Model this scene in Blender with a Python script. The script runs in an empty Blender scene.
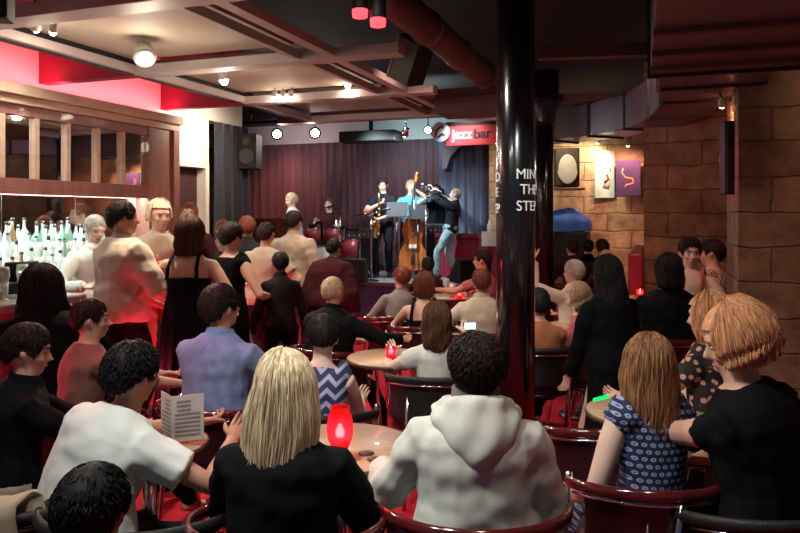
import bpy, bmesh, math, random
from mathutils import Vector as V, Matrix as M, noise
import mathutils
random.seed(7)
SC = bpy.context.scene
COL = SC.collection
PI = math.pi
F = 700.0; H0 = 215.0; CH = 1.6; RA = math.radians(20)
rad = math.radians

# ------------------------------------------------------------------ frames
def at(px, Y, z=0.0): return V(((px-400)/F*Y, Y, z))
def zat(py, Y): return CH-(py-H0)*Y/F
def R(u, v, z=0.0): return V((u*math.cos(RA)+v*math.sin(RA), -u*math.sin(RA)+v*math.cos(RA), z))

# ------------------------------------------------------------------ objects
def mesh(name, vf, smooth=True):
    me = bpy.data.meshes.new(name)
    me.from_pydata([tuple(p) for p in vf[0]], [], vf[1]); me.validate()
    bm = bmesh.new(); bm.from_mesh(me); bmesh.ops.recalc_face_normals(bm, faces=bm.faces); bm.to_mesh(me); bm.free()
    if smooth:
        me.polygons.foreach_set('use_smooth', [True]*len(me.polygons))
    return me
def obj(name, vf, mat, parent=None, smooth=True, bev=0, loc=None, rotz=0, label=None):
    me = vf if isinstance(vf, bpy.types.Mesh) else mesh(name, vf, smooth)
    o = bpy.data.objects.new(name, me); COL.objects.link(o)
    if mat:
        me.materials.clear(); me.materials.append(mat)
    if parent: o.parent = parent
    if loc is not None: o.location = loc
    o.rotation_euler.z = rotz
    if bev:
        b = o.modifiers.new('bevel', 'BEVEL'); b.width = bev; b.segments = 2; b.limit_method = 'ANGLE'
        if smooth: b.harden_normals = False
    if label: o['label'] = label
    return o
def tag(o, label, cat, group=None, kind=None):
    o['label'] = label; o['category'] = cat
    if group: o['group'] = group
    if kind: o['kind'] = kind
    return o
def thing(name, label, cat, loc=(0, 0, 0), rotz=0, group=None):
    o = bpy.data.objects.new(name, None); COL.objects.link(o)
    o.location = loc; o.rotation_euler.z = rotz; o.empty_display_size = .1
    return tag(o, label, cat, group)
def struct(name, vf, mat, smooth=False, bev=0, rotz=-RA):
    o = obj(name, vf, mat, None, smooth, bev, rotz=rotz); o['kind'] = 'structure'; return o
def dup(root, loc, rotz, label=None, group=None, scale=None):
    r = root.copy(); COL.objects.link(r); r.location = loc; r.rotation_euler.z = rotz
    if scale: r.scale = (scale,)*3
    if label: r['label'] = label
    if group: r['group'] = group
    for ch in list(root.children):
        c = ch.copy(); COL.objects.link(c); c.parent = r
        for g in list(ch.children):
            d = g.copy(); COL.objects.link(d); d.parent = c
    return r

# ------------------------------------------------------------------ shapes
def join(*parts):
    vs, fs = [], []
    for p in parts:
        n = len(vs); vs += [V(q) for q in p[0]]; fs += [[i+n for i in f] for f in p[1]]
    return vs, fs
def box(x0, x1, y0, y1, z0, z1):
    vs = [V((x, y, z)) for z in (z0, z1) for y in (y0, y1) for x in (x0, x1)]
    return vs, [[0, 2, 3, 1], [4, 5, 7, 6], [0, 1, 5, 4], [2, 6, 7, 3], [0, 4, 6, 2], [1, 3, 7, 5]]
def cbox(c, sx, sy, sz): return box(c[0]-sx/2, c[0]+sx/2, c[1]-sy/2, c[1]+sy/2, c[2]-sz/2, c[2]+sz/2)
def xf(vf, m): return [m @ V(p) for p in vf[0]], vf[1]
def mv(vf, d): d = V(d); return [V(p)+d for p in vf[0]], vf[1]
def rot(vf, axis, deg, piv=(0, 0, 0)):
    m = M.Translation(V(piv)) @ M.Rotation(rad(deg), 4, axis) @ M.Translation(-V(piv)); return xf(vf, m)
def lathe(prof, n=24, c=(0, 0, 0)):
    vs, fs = [], []; c = V(c)
    for r, z in prof:
        for k in range(n):
            a = 2*PI*k/n; vs.append(c+V((r*math.cos(a), r*math.sin(a), z)))
    for i in range(len(prof)-1):
        for k in range(n):
            k2 = (k+1) % n; fs.append([i*n+k, i*n+k2, (i+1)*n+k2, (i+1)*n+k])
    if prof[0][0] > 1e-4: fs.append(list(range(n))[::-1])
    if prof[-1][0] > 1e-4: fs.append([(len(prof)-1)*n+k for k in range(n)])
    return vs, fs
def tube(pts, rr, n=10, side=None, round_ends=False):
    """sweep; rr = list of r or (a,b); side = reference direction for a"""
    pts = [V(p) for p in pts]
    if not isinstance(rr, (list, tuple)): rr = [rr]*len(pts)
    rr = [(r, r) if not isinstance(r, (list, tuple)) else r for r in rr]
    if round_ends:
        d0 = (pts[0]-pts[1]).normalized(); d1 = (pts[-1]-pts[-2]).normalized()
        a0, a1 = rr[0], rr[-1]
        e0, e1 = min(a0), min(a1)
        pts = [pts[0]+d0*e0*.95, pts[0]+d0*e0*.6]+pts+[pts[-1]+d1*e1*.6, pts[-1]+d1*e1*.95]
        rr = [(a0[0]*.3, a0[1]*.3), (a0[0]*.8, a0[1]*.8)]+list(rr)+[(a1[0]*.8, a1[1]*.8), (a1[0]*.3, a1[1]*.3)]
    vs, fs = [], []
    prev = None
    for i, p in enumerate(pts):
        t = (pts[min(i+1, len(pts)-1)]-pts[max(i-1, 0)])
        if t.length < 1e-9: t = V((0, 0, 1))
        t.normalize()
        ref = V(side) if side is not None else (prev if prev is not None else (V((1, 0, 0)) if abs(t.x) < .8 else V((0, 1, 0))))
        s = ref-t*ref.dot(t)
        if s.length < 1e-5: s = t.orthogonal()
        s.normalize(); prev = s
        b = t.cross(s)
        a_, b_ = rr[i]
        for k in range(n):
            a = 2*PI*k/n
            vs.append(p+s*(a_*math.cos(a))+b*(b_*math.sin(a)))
    for i in range(len(pts)-1):
        for k in range(n):
            k2 = (k+1) % n; fs.append([i*n+k, i*n+k2, (i+1)*n+k2, (i+1)*n+k])
    fs.append(list(range(n))[::-1]); fs.append([(len(pts)-1)*n+k for k in range(n)])
    return vs, fs
def ell(c, r, n=14, m=8, mat=None):
    vs, fs = [], []
    for i in range(1, m):
        th = PI*i/m
        for k in range(n):
            a = 2*PI*k/n
            vs.append(V((r[0]*math.sin(th)*math.cos(a), r[1]*math.sin(th)*math.sin(a), r[2]*math.cos(th))))
    top = len(vs); vs.append(V((0, 0, r[2]))); bot = len(vs); vs.append(V((0, 0, -r[2])))
    for i in range(m-2):
        for k in range(n):
            k2 = (k+1) % n; fs.append([i*n+k, (i+1)*n+k, (i+1)*n+k2, i*n+k2])
    for k in range(n):
        k2 = (k+1) % n; fs.append([top, k, k2]); fs.append([bot, (m-2)*n+k2, (m-2)*n+k])
    vs = [V(c)+v for v in vs]
    return vs, fs
def grid(rows, closed=False):
    n = len(rows[0]); vs = [V(p) for r in rows for p in r]; fs = []
    for i in range(len(rows)-1):
        for k in range(n if closed else n-1):
            k2 = (k+1) % n; fs.append([i*n+k, i*n+k2, (i+1)*n+k2, (i+1)*n+k])
    return vs, fs
def slab(outline, y0, y1):
    """outline list of (x,z) extruded along y"""
    n = len(outline); vs = [V((x, y0, z)) for x, z in outline]+[V((x, y1, z)) for x, z in outline]
    return vs, [list(range(n)), [n+k for k in range(n)][::-1]]+[[k, k+n, (k+1) % n+n, (k+1) % n] for k in range(n)]
def fuse(parts, vox, smooth=3, disp=None):
    me = mesh('t', join(*parts), False)
    o = bpy.data.objects.new('t', me); COL.objects.link(o)
    m = o.modifiers.new('r', 'REMESH'); m.mode = 'VOXEL'; m.voxel_size = vox
    if smooth:
        s = o.modifiers.new('s', 'SMOOTH'); s.factor = .5; s.iterations = smooth
    dg = bpy.context.evaluated_depsgraph_get()
    out = bpy.data.meshes.new_from_object(o.evaluated_get(dg))
    bpy.data.objects.remove(o); bpy.data.meshes.remove(me)
    if disp:
        ns = [v.normal.copy() for v in out.vertices]
        for v, n in zip(out.vertices, ns): v.co += n*disp(v.co, n)
    out.polygons.foreach_set('use_smooth', [True]*len(out.polygons))
    return out

# ------------------------------------------------------------------ materials
def nodes(name):
    m = bpy.data.materials.new(name); m.use_nodes = True
    nt = m.node_tree; b = nt.nodes['Principled BSDF']; return m, nt, b
def L(nt, a, b): nt.links.new(a, b)
def coords(nt, kind='Object', scale=(1, 1, 1)):
    tc = nt.nodes.new('ShaderNodeTexCoord'); mp = nt.nodes.new('ShaderNodeMapping')
    mp.inputs['Scale'].default_value = scale; L(nt, tc.outputs[kind], mp.inputs['Vector']); return mp.outputs[0]
def ramp(nt, fac, stops):
    r = nt.nodes.new('ShaderNodeValToRGB'); e = r.color_ramp.elements
    while len(e) < len(stops): e.new(.5)
    for i, (p, c) in enumerate(stops): e[i].position = p; e[i].color = (*c, 1)
    L(nt, fac, r.inputs[0]); return r.outputs[0]
def math_(nt, op, a, b=None, c=None):
    n = nt.nodes.new('ShaderNodeMath'); n.operation = op
    for i, x in enumerate((a, b, c)):
        if x is None: continue
        if isinstance(x, (int, float)): n.inputs[i].default_value = x
        else: L(nt, x, n.inputs[i])
    return n.outputs[0]
def pm(name, c1, c2=None, scale=8, rough=.6, metal=0, bump=0, bscale=None, coat=0, sheen=0, stretch=(1, 1, 1), em=0, emc=None, spec=.5, trans=0, detail=3):
    m, nt, b = nodes(name)
    b.inputs['Roughness'].default_value = rough; b.inputs['Metallic'].default_value = metal
    b.inputs['Coat Weight'].default_value = coat; b.inputs['Sheen Weight'].default_value = sheen
    b.inputs['Specular IOR Level'].default_value = spec; b.inputs['Transmission Weight'].default_value = trans
    c2 = c2 or tuple(x*.8 for x in c1)
    co = coords(nt, 'Object', stretch)
    n = nt.nodes.new('ShaderNodeTexNoise'); n.inputs['Scale'].default_value = scale; n.inputs['Detail'].default_value = detail
    L(nt, co, n.inputs['Vector'])
    L(nt, ramp(nt, n.outputs['Fac'], [(.3, c1), (.7, c2)]), b.inputs['Base Color'])
    if bump:
        n2 = nt.nodes.new('ShaderNodeTexNoise'); n2.inputs['Scale'].default_value = bscale or scale*3
        L(nt, co, n2.inputs['Vector'])
        bp = nt.nodes.new('ShaderNodeBump'); bp.inputs['Strength'].default_value = bump; bp.inputs['Distance'].default_value = .01
        L(nt, n2.outputs['Fac'], bp.inputs['Height']); L(nt, bp.outputs[0], b.inputs['Normal'])
    if em:
        b.inputs['Emission Color'].default_value = (*(emc or c1), 1); b.inputs['Emission Strength'].default_value = em
    return m
def stone(name, c1, c2, mortar):
    m, nt, b = nodes(name)
    tc = nt.nodes.new('ShaderNodeTexCoord'); sp = nt.nodes.new('ShaderNodeSeparateXYZ'); L(nt, tc.outputs['Object'], sp.inputs[0])
    nz = nt.nodes.new('ShaderNodeTexNoise'); nz.inputs['Scale'].default_value = 3.5; nz.inputs['Detail'].default_value = 4
    L(nt, tc.outputs['Object'], nz.inputs['Vector'])
    wob = math_(nt, 'MULTIPLY', math_(nt, 'SUBTRACT', nz.outputs['Fac'], .5), .07)
    cb = nt.nodes.new('ShaderNodeCombineXYZ')
    L(nt, math_(nt, 'ADD', math_(nt, 'ADD', sp.outputs[0], sp.outputs[1]), wob), cb.inputs[0]); L(nt, math_(nt, 'ADD', sp.outputs[2], wob), cb.inputs[1])
    bk = nt.nodes.new('ShaderNodeTexBrick'); L(nt, cb.outputs[0], bk.inputs['Vector'])
    bk.inputs['Scale'].default_value = 1; bk.inputs['Brick Width'].default_value = .72; bk.inputs['Row Height'].default_value = .27
    bk.inputs['Mortar Size'].default_value = .011; bk.inputs['Mortar Smooth'].default_value = 1
    bk.inputs['Color1'].default_value = (*c1, 1); bk.inputs['Color2'].default_value = (*c2, 1); bk.inputs['Mortar'].default_value = (*mortar, 1)
    n3 = nt.nodes.new('ShaderNodeTexNoise'); n3.inputs['Scale'].default_value = 4.5; n3.inputs['Detail'].default_value = 8; n3.inputs['Roughness'].default_value = .7
    L(nt, tc.outputs['Object'], n3.inputs['Vector'])
    mx = nt.nodes.new('ShaderNodeMixRGB'); mx.blend_type = 'MULTIPLY'; mx.inputs[0].default_value = .85
    L(nt, bk.outputs['Color'], mx.inputs[1]); L(nt, ramp(nt, n3.outputs['Fac'], [(.28, (.32, .27, .23)), (.72, (1.4, 1.34, 1.25))]), mx.inputs[2])
    L(nt, mx.outputs[0], b.inputs['Base Color']); b.inputs['Roughness'].default_value = .9
    bp = nt.nodes.new('ShaderNodeBump'); bp.inputs['Strength'].default_value = .8; bp.inputs['Distance'].default_value = .03
    hh = math_(nt, 'SUBTRACT', n3.outputs['Fac'], math_(nt, 'MULTIPLY', bk.outputs['Fac'], .8))
    L(nt, hh, bp.inputs['Height']); L(nt, bp.outputs[0], b.inputs['Normal'])
    return m
def hairmat(name, c1, c2, rough=.45, sc=90):
    m, nt, b = nodes(name)
    co = coords(nt, 'Object', (1, 1, .06))
    n = nt.nodes.new('ShaderNodeTexNoise'); n.inputs['Scale'].default_value = sc; n.inputs['Detail'].default_value = 3; L(nt, co, n.inputs['Vector'])
    L(nt, ramp(nt, n.outputs['Fac'], [(.33, c1), (.67, c2)]), b.inputs['Base Color'])
    b.inputs['Roughness'].default_value = rough+.1; b.inputs['Specular IOR Level'].default_value = .2
    return m
def emis(name, col, s):
    m, nt, b = nodes(name); b.inputs['Base Color'].default_value = (*col, 1)
    b.inputs['Emission Color'].default_value = (*col, 1); b.inputs['Emission Strength'].default_value = s; return m
def patmat(name, kind, ca, cb_, cc=None, s=1.0):
    m, nt, b = nodes(name); b.inputs['Roughness'].default_value = .8
    tc = nt.nodes.new('ShaderNodeTexCoord'); sp = nt.nodes.new('ShaderNodeSeparateXYZ'); L(nt, tc.outputs['Object'], sp.inputs[0])
    x, y, z = sp.outputs
    if kind == 'chevron':
        tri = math_(nt, 'MULTIPLY', math_(nt, 'PINGPONG', math_(nt, 'ADD', x, 5), .028*s), 1.0)
        w = math_(nt, 'PINGPONG', math_(nt, 'ADD', math_(nt, 'ADD', z, tri), 5), .021*s)
        L(nt, ramp(nt, math_(nt, 'DIVIDE', w, .021*s), [(.0, ca), (.36, ca), (.46, cb_), (1, cb_)]), b.inputs['Base Color'])
    elif kind == 'rings':
        W = .036*s; Hh = .034*s
        row = math_(nt, 'FLOOR', math_(nt, 'DIVIDE', math_(nt, 'ADD', z, 5), Hh))
        xo = math_(nt, 'ADD', math_(nt, 'ADD', x, 5), math_(nt, 'MULTIPLY', math_(nt, 'MODULO', row, 2), W/2))
        fx = math_(nt, 'SUBTRACT', math_(nt, 'FRACT', math_(nt, 'DIVIDE', xo, W)), .5)
        fz = math_(nt, 'SUBTRACT', math_(nt, 'FRACT', math_(nt, 'DIVIDE', math_(nt, 'ADD', z, 5), Hh)), .5)
        d = math_(nt, 'SQRT', math_(nt, 'ADD', math_(nt, 'MULTIPLY', fx, fx), math_(nt, 'MULTIPLY', fz, math_(nt, 'MULTIPLY', fz, 1.4))))
        L(nt, ramp(nt, d, [(.0, cc), (.1, cc), (.15, ca), (.3, ca), (.38, cb_), (1, cb_)]), b.inputs['Base Color'])
    elif kind == 'floral':
        vo = nt.nodes.new('ShaderNodeTexVoronoi'); vo.inputs['Scale'].default_value = 26/s; L(nt, tc.outputs['Object'], vo.inputs['Vector'])
        n = nt.nodes.new('ShaderNodeTexNoise'); n.inputs['Scale'].default_value = 16; L(nt, tc.outputs['Object'], n.inputs['Vector'])
        d = math_(nt, 'ADD', vo.outputs['Distance'], math_(nt, 'MULTIPLY', n.outputs['Fac'], .5))
        L(nt, ramp(nt, d, [(.0, cc), (.42, ca), (.58, ca), (.66, cb_), (1, cb_)]), b.inputs['Base Color'])
    elif kind == 'stripes':
        w = math_(nt, 'FRACT', math_(nt, 'MULTIPLY', math_(nt, 'ADD', z, 5), 40/s))
        L(nt, ramp(nt, w, [(.0, ca), (.45, ca), (.55, cb_), (1, cb_)]), b.inputs['Base Color'])
    elif kind == 'check':
        ck = nt.nodes.new('ShaderNodeTexChecker'); ck.inputs['Scale'].default_value = 45/s; L(nt, tc.outputs['Object'], ck.inputs[0])
        ck.inputs[1].default_value = (*ca, 1); ck.inputs[2].default_value = (*cb_, 1); L(nt, ck.outputs[0], b.inputs['Base Color'])
    return m

K = {}
K['black'] = pm('black_paint', (.008, .009, .012), (.014, .015, .018), 6, .6)
K['ceil'] = pm('black_ceiling', (.006, .008, .012), (.010, .012, .018), 3, .8)
K['gloss_black'] = pm('glossy_black_column', (.006, .006, .008), (.010, .009, .011), 4, .22, coat=.6, bump=.1, bscale=10)
K['carpet'] = pm('red_carpet', (.62, .006, .030), (.45, .004, .02), 30, .95, bump=.5, bscale=220)
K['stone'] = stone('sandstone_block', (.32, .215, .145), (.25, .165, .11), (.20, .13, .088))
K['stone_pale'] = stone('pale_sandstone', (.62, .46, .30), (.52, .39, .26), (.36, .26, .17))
K['pinkwall'] = pm('cream_plaster', (.80, .70, .60), (.74, .64, .54), 2, .85)
K['tan'] = pm('taupe_ceiling_board', (.42, .33, .25), (.36, .28, .22), 2, .7)
K['beam'] = pm('pale_lilac_beam', (.50, .42, .40), (.43, .36, .35), 3, .55)
K['crimson'] = pm('crimson_paint', (.26, .008, .035), (.21, .006, .028), 3, .6)
K['redwood'] = pm('red_brown_cabinet_wood', (.26, .085, .06), (.18, .055, .04), 6, .4, stretch=(3, 3, .4), coat=.2)
K['cornice'] = pm('tan_cornice_wood', (.48, .26, .17), (.38, .2, .13), 6, .45, stretch=(1, 1, 3))
K['mirror'] = pm('mirror_glass', (.85, .88, .88), (.83, .86, .86), 1, .03, metal=1)
K['door_dark'] = pm('dark_red_doorway', (.05, .012, .012), (.03, .008, .01), 2, .7)
K['white_trim'] = pm('cream_trim', (.75, .66, .55), (.7, .6, .5), 3, .5)
K['cur_red'] = pm('plum_velvet_curtain', (.17, .07, .075), (.11, .045, .052), 3, .8, sheen=.3, stretch=(1, 1, .1))
K['cur_blue'] = pm('grey_blue_velvet_curtain', (.10, .12, .20), (.07, .085, .15), 3, .8, sheen=.3, stretch=(1, 1, .1))
K['cur_dark'] = pm('charcoal_curtain', (.035, .03, .04), (.02, .018, .026), 3, .85, sheen=.2, stretch=(1, 1, .1))
K['stage_top'] = pm('grey_stage_boards', (.42, .42, .46), (.3, .3, .34), 6, .5)
K['stage_front'] = pm('purple_stage_front', (.13, .06, .16), (.10, .045, .13), 3, .7)
K['tabletop'] = pm('pale_maple_top', (.62, .42, .27), (.54, .35, .22), 5, .35, stretch=(1, 6, 1), coat=.3)
K['tabledge'] = pm('dark_table_edge', (.12, .05, .035), (.08, .04, .03), 5, .4)
K['chrome'] = pm('chrome', (.7, .7, .72), (.65, .65, .68), 5, .15, metal=1)
K['steel'] = pm('dark_steel', (.12, .12, .13), (.09, .09, .1), 5, .3, metal=1)
K['burgwood'] = pm('burgundy_lacquered_wood', (.115, .012, .014), (.07, .008, .010), 10, .14, coat=.8, stretch=(1, 1, 2))
K['burgleather'] = pm('burgundy_leather', (.036, .005, .009), (.024, .004, .007), 8, .38, bump=.2, bscale=60)
K['bulb'] = emis('lit_bulb', (1, .93, .78), 40)
K['bulb_cool'] = emis('lit_cool_bulb', (.75, .97, 1), 45)
K['bulb_red'] = emis('lit_red_gel', (1, .04, .05), 3.5)
K['bulb_warm'] = emis('lit_warm_bulb', (1, .55, .3), 18)
K['duct'] = pm('painted_duct_plum', (.17, .115, .145), (.13, .09, .115), 3, .4, coat=.15)
K['brownbeam'] = pm('brown_beam', (.16, .075, .06), (.12, .055, .045), 3, .6)
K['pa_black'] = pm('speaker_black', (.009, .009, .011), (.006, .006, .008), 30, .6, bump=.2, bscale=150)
K['pa_grille'] = pm('speaker_grille_brown', (.07, .05, .045), (.05, .04, .035), 60, .5, bump=.3, bscale=200)
K['pa_white'] = pm('speaker_pale_grey', (.62, .60, .56), (.55, .53, .5), 10, .5)
K['wood_bass'] = pm('varnished_orange_spruce', (.75, .22, .05), (.55, .13, .03), 6, .22, coat=.6, stretch=(4, 4, .5))
K['brass'] = pm('brass', (.9, .55, .2), (.8, .45, .16), 6, .2, metal=1)
K['silver'] = pm('silver', (.85, .85, .85), (.8, .8, .8), 6, .2, metal=1)
K['drum'] = pm('drum_shell_red', (.4, .05, .05), (.3, .03, .04), 6, .3, coat=.4)
K['drumhead'] = pm('white_drum_skin', (.8, .78, .74), (.75, .72, .7), 6, .6)
K['glass_w'] = pm('clear_bottle_glass', (.86, .93, .90), (.8, .9, .88), 6, .08, trans=.45, coat=.3)
K['glass_g'] = pm('green_bottle_glass', (.35, .55, .42), (.28, .48, .36), 6, .08, trans=.4, coat=.3)
K['glass_b'] = pm('amber_bottle_glass', (.5, .3, .12), (.42, .24, .09), 6, .08, trans=.3, coat=.3)
K['capd'] = pm('dark_bottle_cap', (.05, .04, .04), (.03, .03, .03), 6, .4)
K['labelw'] = pm('white_bottle_label', (.85, .83, .78), (.75, .7, .6), 20, .7)
K['paper'] = pm('white_paper', (.60, .56, .52), (.52, .48, .44), 10, .8)
K['ink'] = pm('grey_print', (.30, .27, .26), (.2, .18, .18), 60, .8)
K['white_paint'] = pm('white_lettering', (.85, .84, .80), (.8, .79, .76), 6, .6)
K['signred'] = pm('red_sign', (.75, .035, .05), (.68, .03, .045), 4, .5)
K['bar_top'] = pm('grey_bar_top', (.35, .36, .36), (.28, .29, .3), 5, .3)
K['bar_front'] = pm('red_bar_front', (.35, .02, .03), (.28, .015, .025), 5, .35)
K['eye'] = pm('eye_white', (.38, .34, .32), (.38, .34, .32), 5, .2)
K['iris'] = pm('dark_iris', (.03, .02, .015), (.03, .02, .015), 5, .2)
K['lip'] = pm('lips', (.45, .14, .12), (.42, .12, .1), 5, .4)
K['shoe'] = pm('dark_shoe_leather', (.02, .015, .013), (.015, .012, .01), 8, .35)
def skin(n, c): return pm(n, c, tuple(x*.9 for x in c), 12, .5, spec=.4)
SK = {'fair': skin('fair_skin', (.72, .43, .32)), 'warm': skin('warm_skin', (.62, .33, .23)), 'tan': skin('tanned_skin', (.46, .24, .16)), 'pale': skin('pale_skin', (.80, .58, .48))}
HM = {'blond': hairmat('blond_hair', (.46, .33, .19), (.92, .78, .55), .38), 'dark': hairmat('dark_hair', (.012, .008, .007), (.035, .022, .018), .5),
      'black': hairmat('black_hair', (.008, .007, .008), (.018, .015, .016), .5), 'brown': hairmat('brown_hair', (.07, .03, .018), (.16, .075, .04)),
      'goldbrown': hairmat('golden_brown_hair', (.13, .055, .025), (.40, .21, .10)), 'auburn': hairmat('auburn_hair', (.12, .03, .02), (.25, .08, .045)),
      'ginger': hairmat('strawberry_blond_hair', (.42, .19, .085), (.80, .42, .22)), 'grey': hairmat('grey_hair', (.35, .32, .28), (.6, .56, .5)),
      'sandy': hairmat('sandy_hair', (.35, .22, .13), (.62, .45, .3))}
def cloth(n, c, c2=None, sc=5): return pm('cloth_'+n, c, c2 or tuple(x*.82 for x in c), sc, .85, bump=.10, bscale=300, sheen=(.12 if max(c) > .15 else 0), spec=(.5 if max(c) > .15 else .15))
CL = {'black': cloth('black', (.0030, .0035, .0055)), 'charcoal': cloth('charcoal', (.018, .018, .024)), 'hoodie': cloth('mint_grey_marl', (.66, .68, .62), (.58, .61, .56), 30),
      'hoodlining': cloth('grey_lining', (.16, .14, .16)), 'white': cloth('white', (.74, .76, .72)), 'cream': cloth('cream', (.72, .60, .47)), 'brown': cloth('brown', (.22, .11, .085)),
      'denim': cloth('blue_denim_shirt', (.22, .28, .50), (.16, .20, .40), 20), 'tan': cloth('tan', (.42, .30, .22)), 'beige': cloth('beige', (.50, .36, .26)),
      'redtr': cloth('red', (.62, .05, .07)), 'navy': cloth('navy', (.02, .025, .06)), 'teal': cloth('teal', (.10, .38, .46)), 'jeans': cloth('pale_jeans', (.36, .50, .55), (.28, .42, .48), 14),
      'orange': cloth('rust_orange', (.42, .14, .06)), 'pink': cloth('pink', (.55, .12, .14)), 'grey': cloth('grey', (.22, .2, .21)), 'maroon': cloth('maroon', (.05, .010, .014)),
      'darkbrown': cloth('dark_brown', (.022, .014, .015)), 'sand': cloth('sand', (.46, .36, .28)),
      'chevron': patmat('chevron_knit', 'chevron', (.42, .48, .62), (.03, .04, .14), s=1.35), 'rings': patmat('ring_print_cotton', 'rings', (.30, .38, .58), (.012, .02, .07), (.02, .03, .1), s=.72),
      'floral': patmat('floral_print', 'floral', (.62, .32, .24), (.015, .01, .012), (.5, .15, .12)), 'check': patmat('small_check', 'check', (.6, .5, .45), (.08, .06, .07)),
      'stripes': patmat('grey_stripes', 'stripes', (.33, .28, .28), (.2, .15, .16))}

# ------------------------------------------------------------------ people
def ik(a, b, l1, l2, pole):
    a, b = V(a), V(b); d = b-a; D = d.length
    mx = (l1+l2)*.995
    if D > mx: b = a+d*(mx/D); d = b-a; D = mx
    if D < abs(l1-l2)+.02: D = abs(l1-l2)+.02
    x = (l1*l1-l2*l2+D*D)/(2*D); hgt = math.sqrt(max(l1*l1-x*x, 0))
    u = d.normalized(); p = V(pole); p = p-u*p.dot(u)
    if p.length < 1e-4: p = u.orthogonal()
    return a+u*x+p.normalized()*hgt, b
def lerp(a, b, t): return a+(b-a)*t
def hand(wrist, dirv, palm_n, side, s=1.0, curl=25):
    """palm with five fingers; dirv = direction the fingers point, palm_n = normal out of the palm, side = +1 thumb towards dirv x palm_n"""
    d = V(dirv).normalized(); n = V(palm_n); n = (n-d*n.dot(d)).normalized(); t = d.cross(n)*side
    parts = [tube([wrist-d*.02*s, wrist+d*.02*s, wrist+d*.06*s, wrist+d*.095*s], [(.024*s, .018*s), (.031*s, .016*s), (.039*s, .015*s), (.037*s, .012*s)], 8, side=t, round_ends=True)]
    for i, (off, ln) in enumerate(((.029, .068), (.010, .076), (-.010, .070), (-.028, .055))):
        p = wrist+d*.085*s+t*off*s; pts = [p-d*.02*s]; dd = d.copy()
        for j, f in enumerate((.42, .32, .26)):
            q = M.Rotation(rad(-(curl*(.6+.35*j)+i*3)), 3, d.cross(n)); dd = q @ dd
            pts.append(pts[-1]+dd*ln*f*s*(1.35 if j == 0 else 1))
        parts.append(tube(pts, [.0095*s, .009*s, .008*s, .006*s], 6, side=t, round_ends=True))
    p = wrist+d*.022*s+t*.022*s
    dd = (d*.72+t*.62+n*.25).normalized(); d2 = (d*.92+t*.2+n*.35).normalized()
    parts.append(tube([p, p+dd*.038*s, p+dd*.038*s+d2*.03*s, p+dd*.038*s+d2*.052*s], [.014*s, .012*s, .010*s, .007*s], 6, side=n, round_ends=True))
    return join(*parts)

def scalp(phi, th, r):            # phi 0 = back of head, th from crown
    return V((math.sin(phi)*math.sin(th)*r[0], -math.cos(phi)*math.sin(th)*r[1]-.01, math.cos(th)*r[2]+.012))
def hair_short(HMx, s, mat, parent, curl=.006, thick=.014, tufts=260, seed=1, nm='hair', bald=False):
    rnd = random.Random(seed)
    rr = (.079+thick, .098+thick, .106+thick)
    n, m = 60, 12; rows = []
    LINE = ((0, 134), (35, 130), (62, 118), (84, 94), (98, 88), (110, 97), (122, 103), (133, 84), (150, 67), (180, 61))
    def thm(p):
        d = abs((math.degrees(p)+180) % 360-180)
        for (a, x), (b, y) in zip(LINE, LINE[1:]):
            if d <= b+1e-6:
                q = (d-a)/(b-a); return rad(x+(y-x)*q+3*noise.noise(V((p*5, seed, 0))))
        return rad(61)
    def re(f): k = 1-.8*max(0, f)**3.5; return (.079+thick*k, .098+thick*k, .106+thick*k)
    for i in range(m+2):
        row = []
        for k in range(n):
            p = 2*PI*k/n; t = thm(p)*min(i, m)/m
            q = scalp(p, max(t, .01), re(i/m))
            if i == m: q = scalp(p, t, tuple(a-.003 for a in re(1)))
            if i == m+1: q = scalp(p, t, (.062, .08, .09))
            else: q = q*(1+curl*7*noise.noise(q*38+V((seed, 0, 0))))
            row.append(q)
        rows.append(row)
    parts = [grid(rows, True)]
    for _ in range(int(tufts*2.2)):
        p = rnd.uniform(0, 2*PI); t = math.acos(1-rnd.random()*(1-math.cos(thm(p))))
        a = scalp(p, t, re(t/thm(p)))*.985
        flow = (scalp(p, t+.25, re(t/thm(p)))-a).normalized(); out = V((a.x, a.y, a.z)).normalized()
        w = V((rnd.gauss(0, .5), rnd.gauss(0, .5), rnd.gauss(0, .3)))*(.3+curl*60)
        d = (flow+w*.8); d = (d-out*d.dot(out)*.95).normalized(); ln = rnd.uniform(.022, .042)*(1-.45*(t/thm(p))**3)
        b_ = a+d*ln*.5; b_ = b_.normalized()*(a.length+(.002 if curl < .008 else rnd.uniform(.002, .010))); c_ = a+d*ln; c_ = c_.normalized()*(a.length-.001)
        parts.append(tube([a*.99, b_, c_], [.0024, .0022, .0006], 3))
    return obj(nm, xf(join(*parts), HMx), mat, parent)
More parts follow.
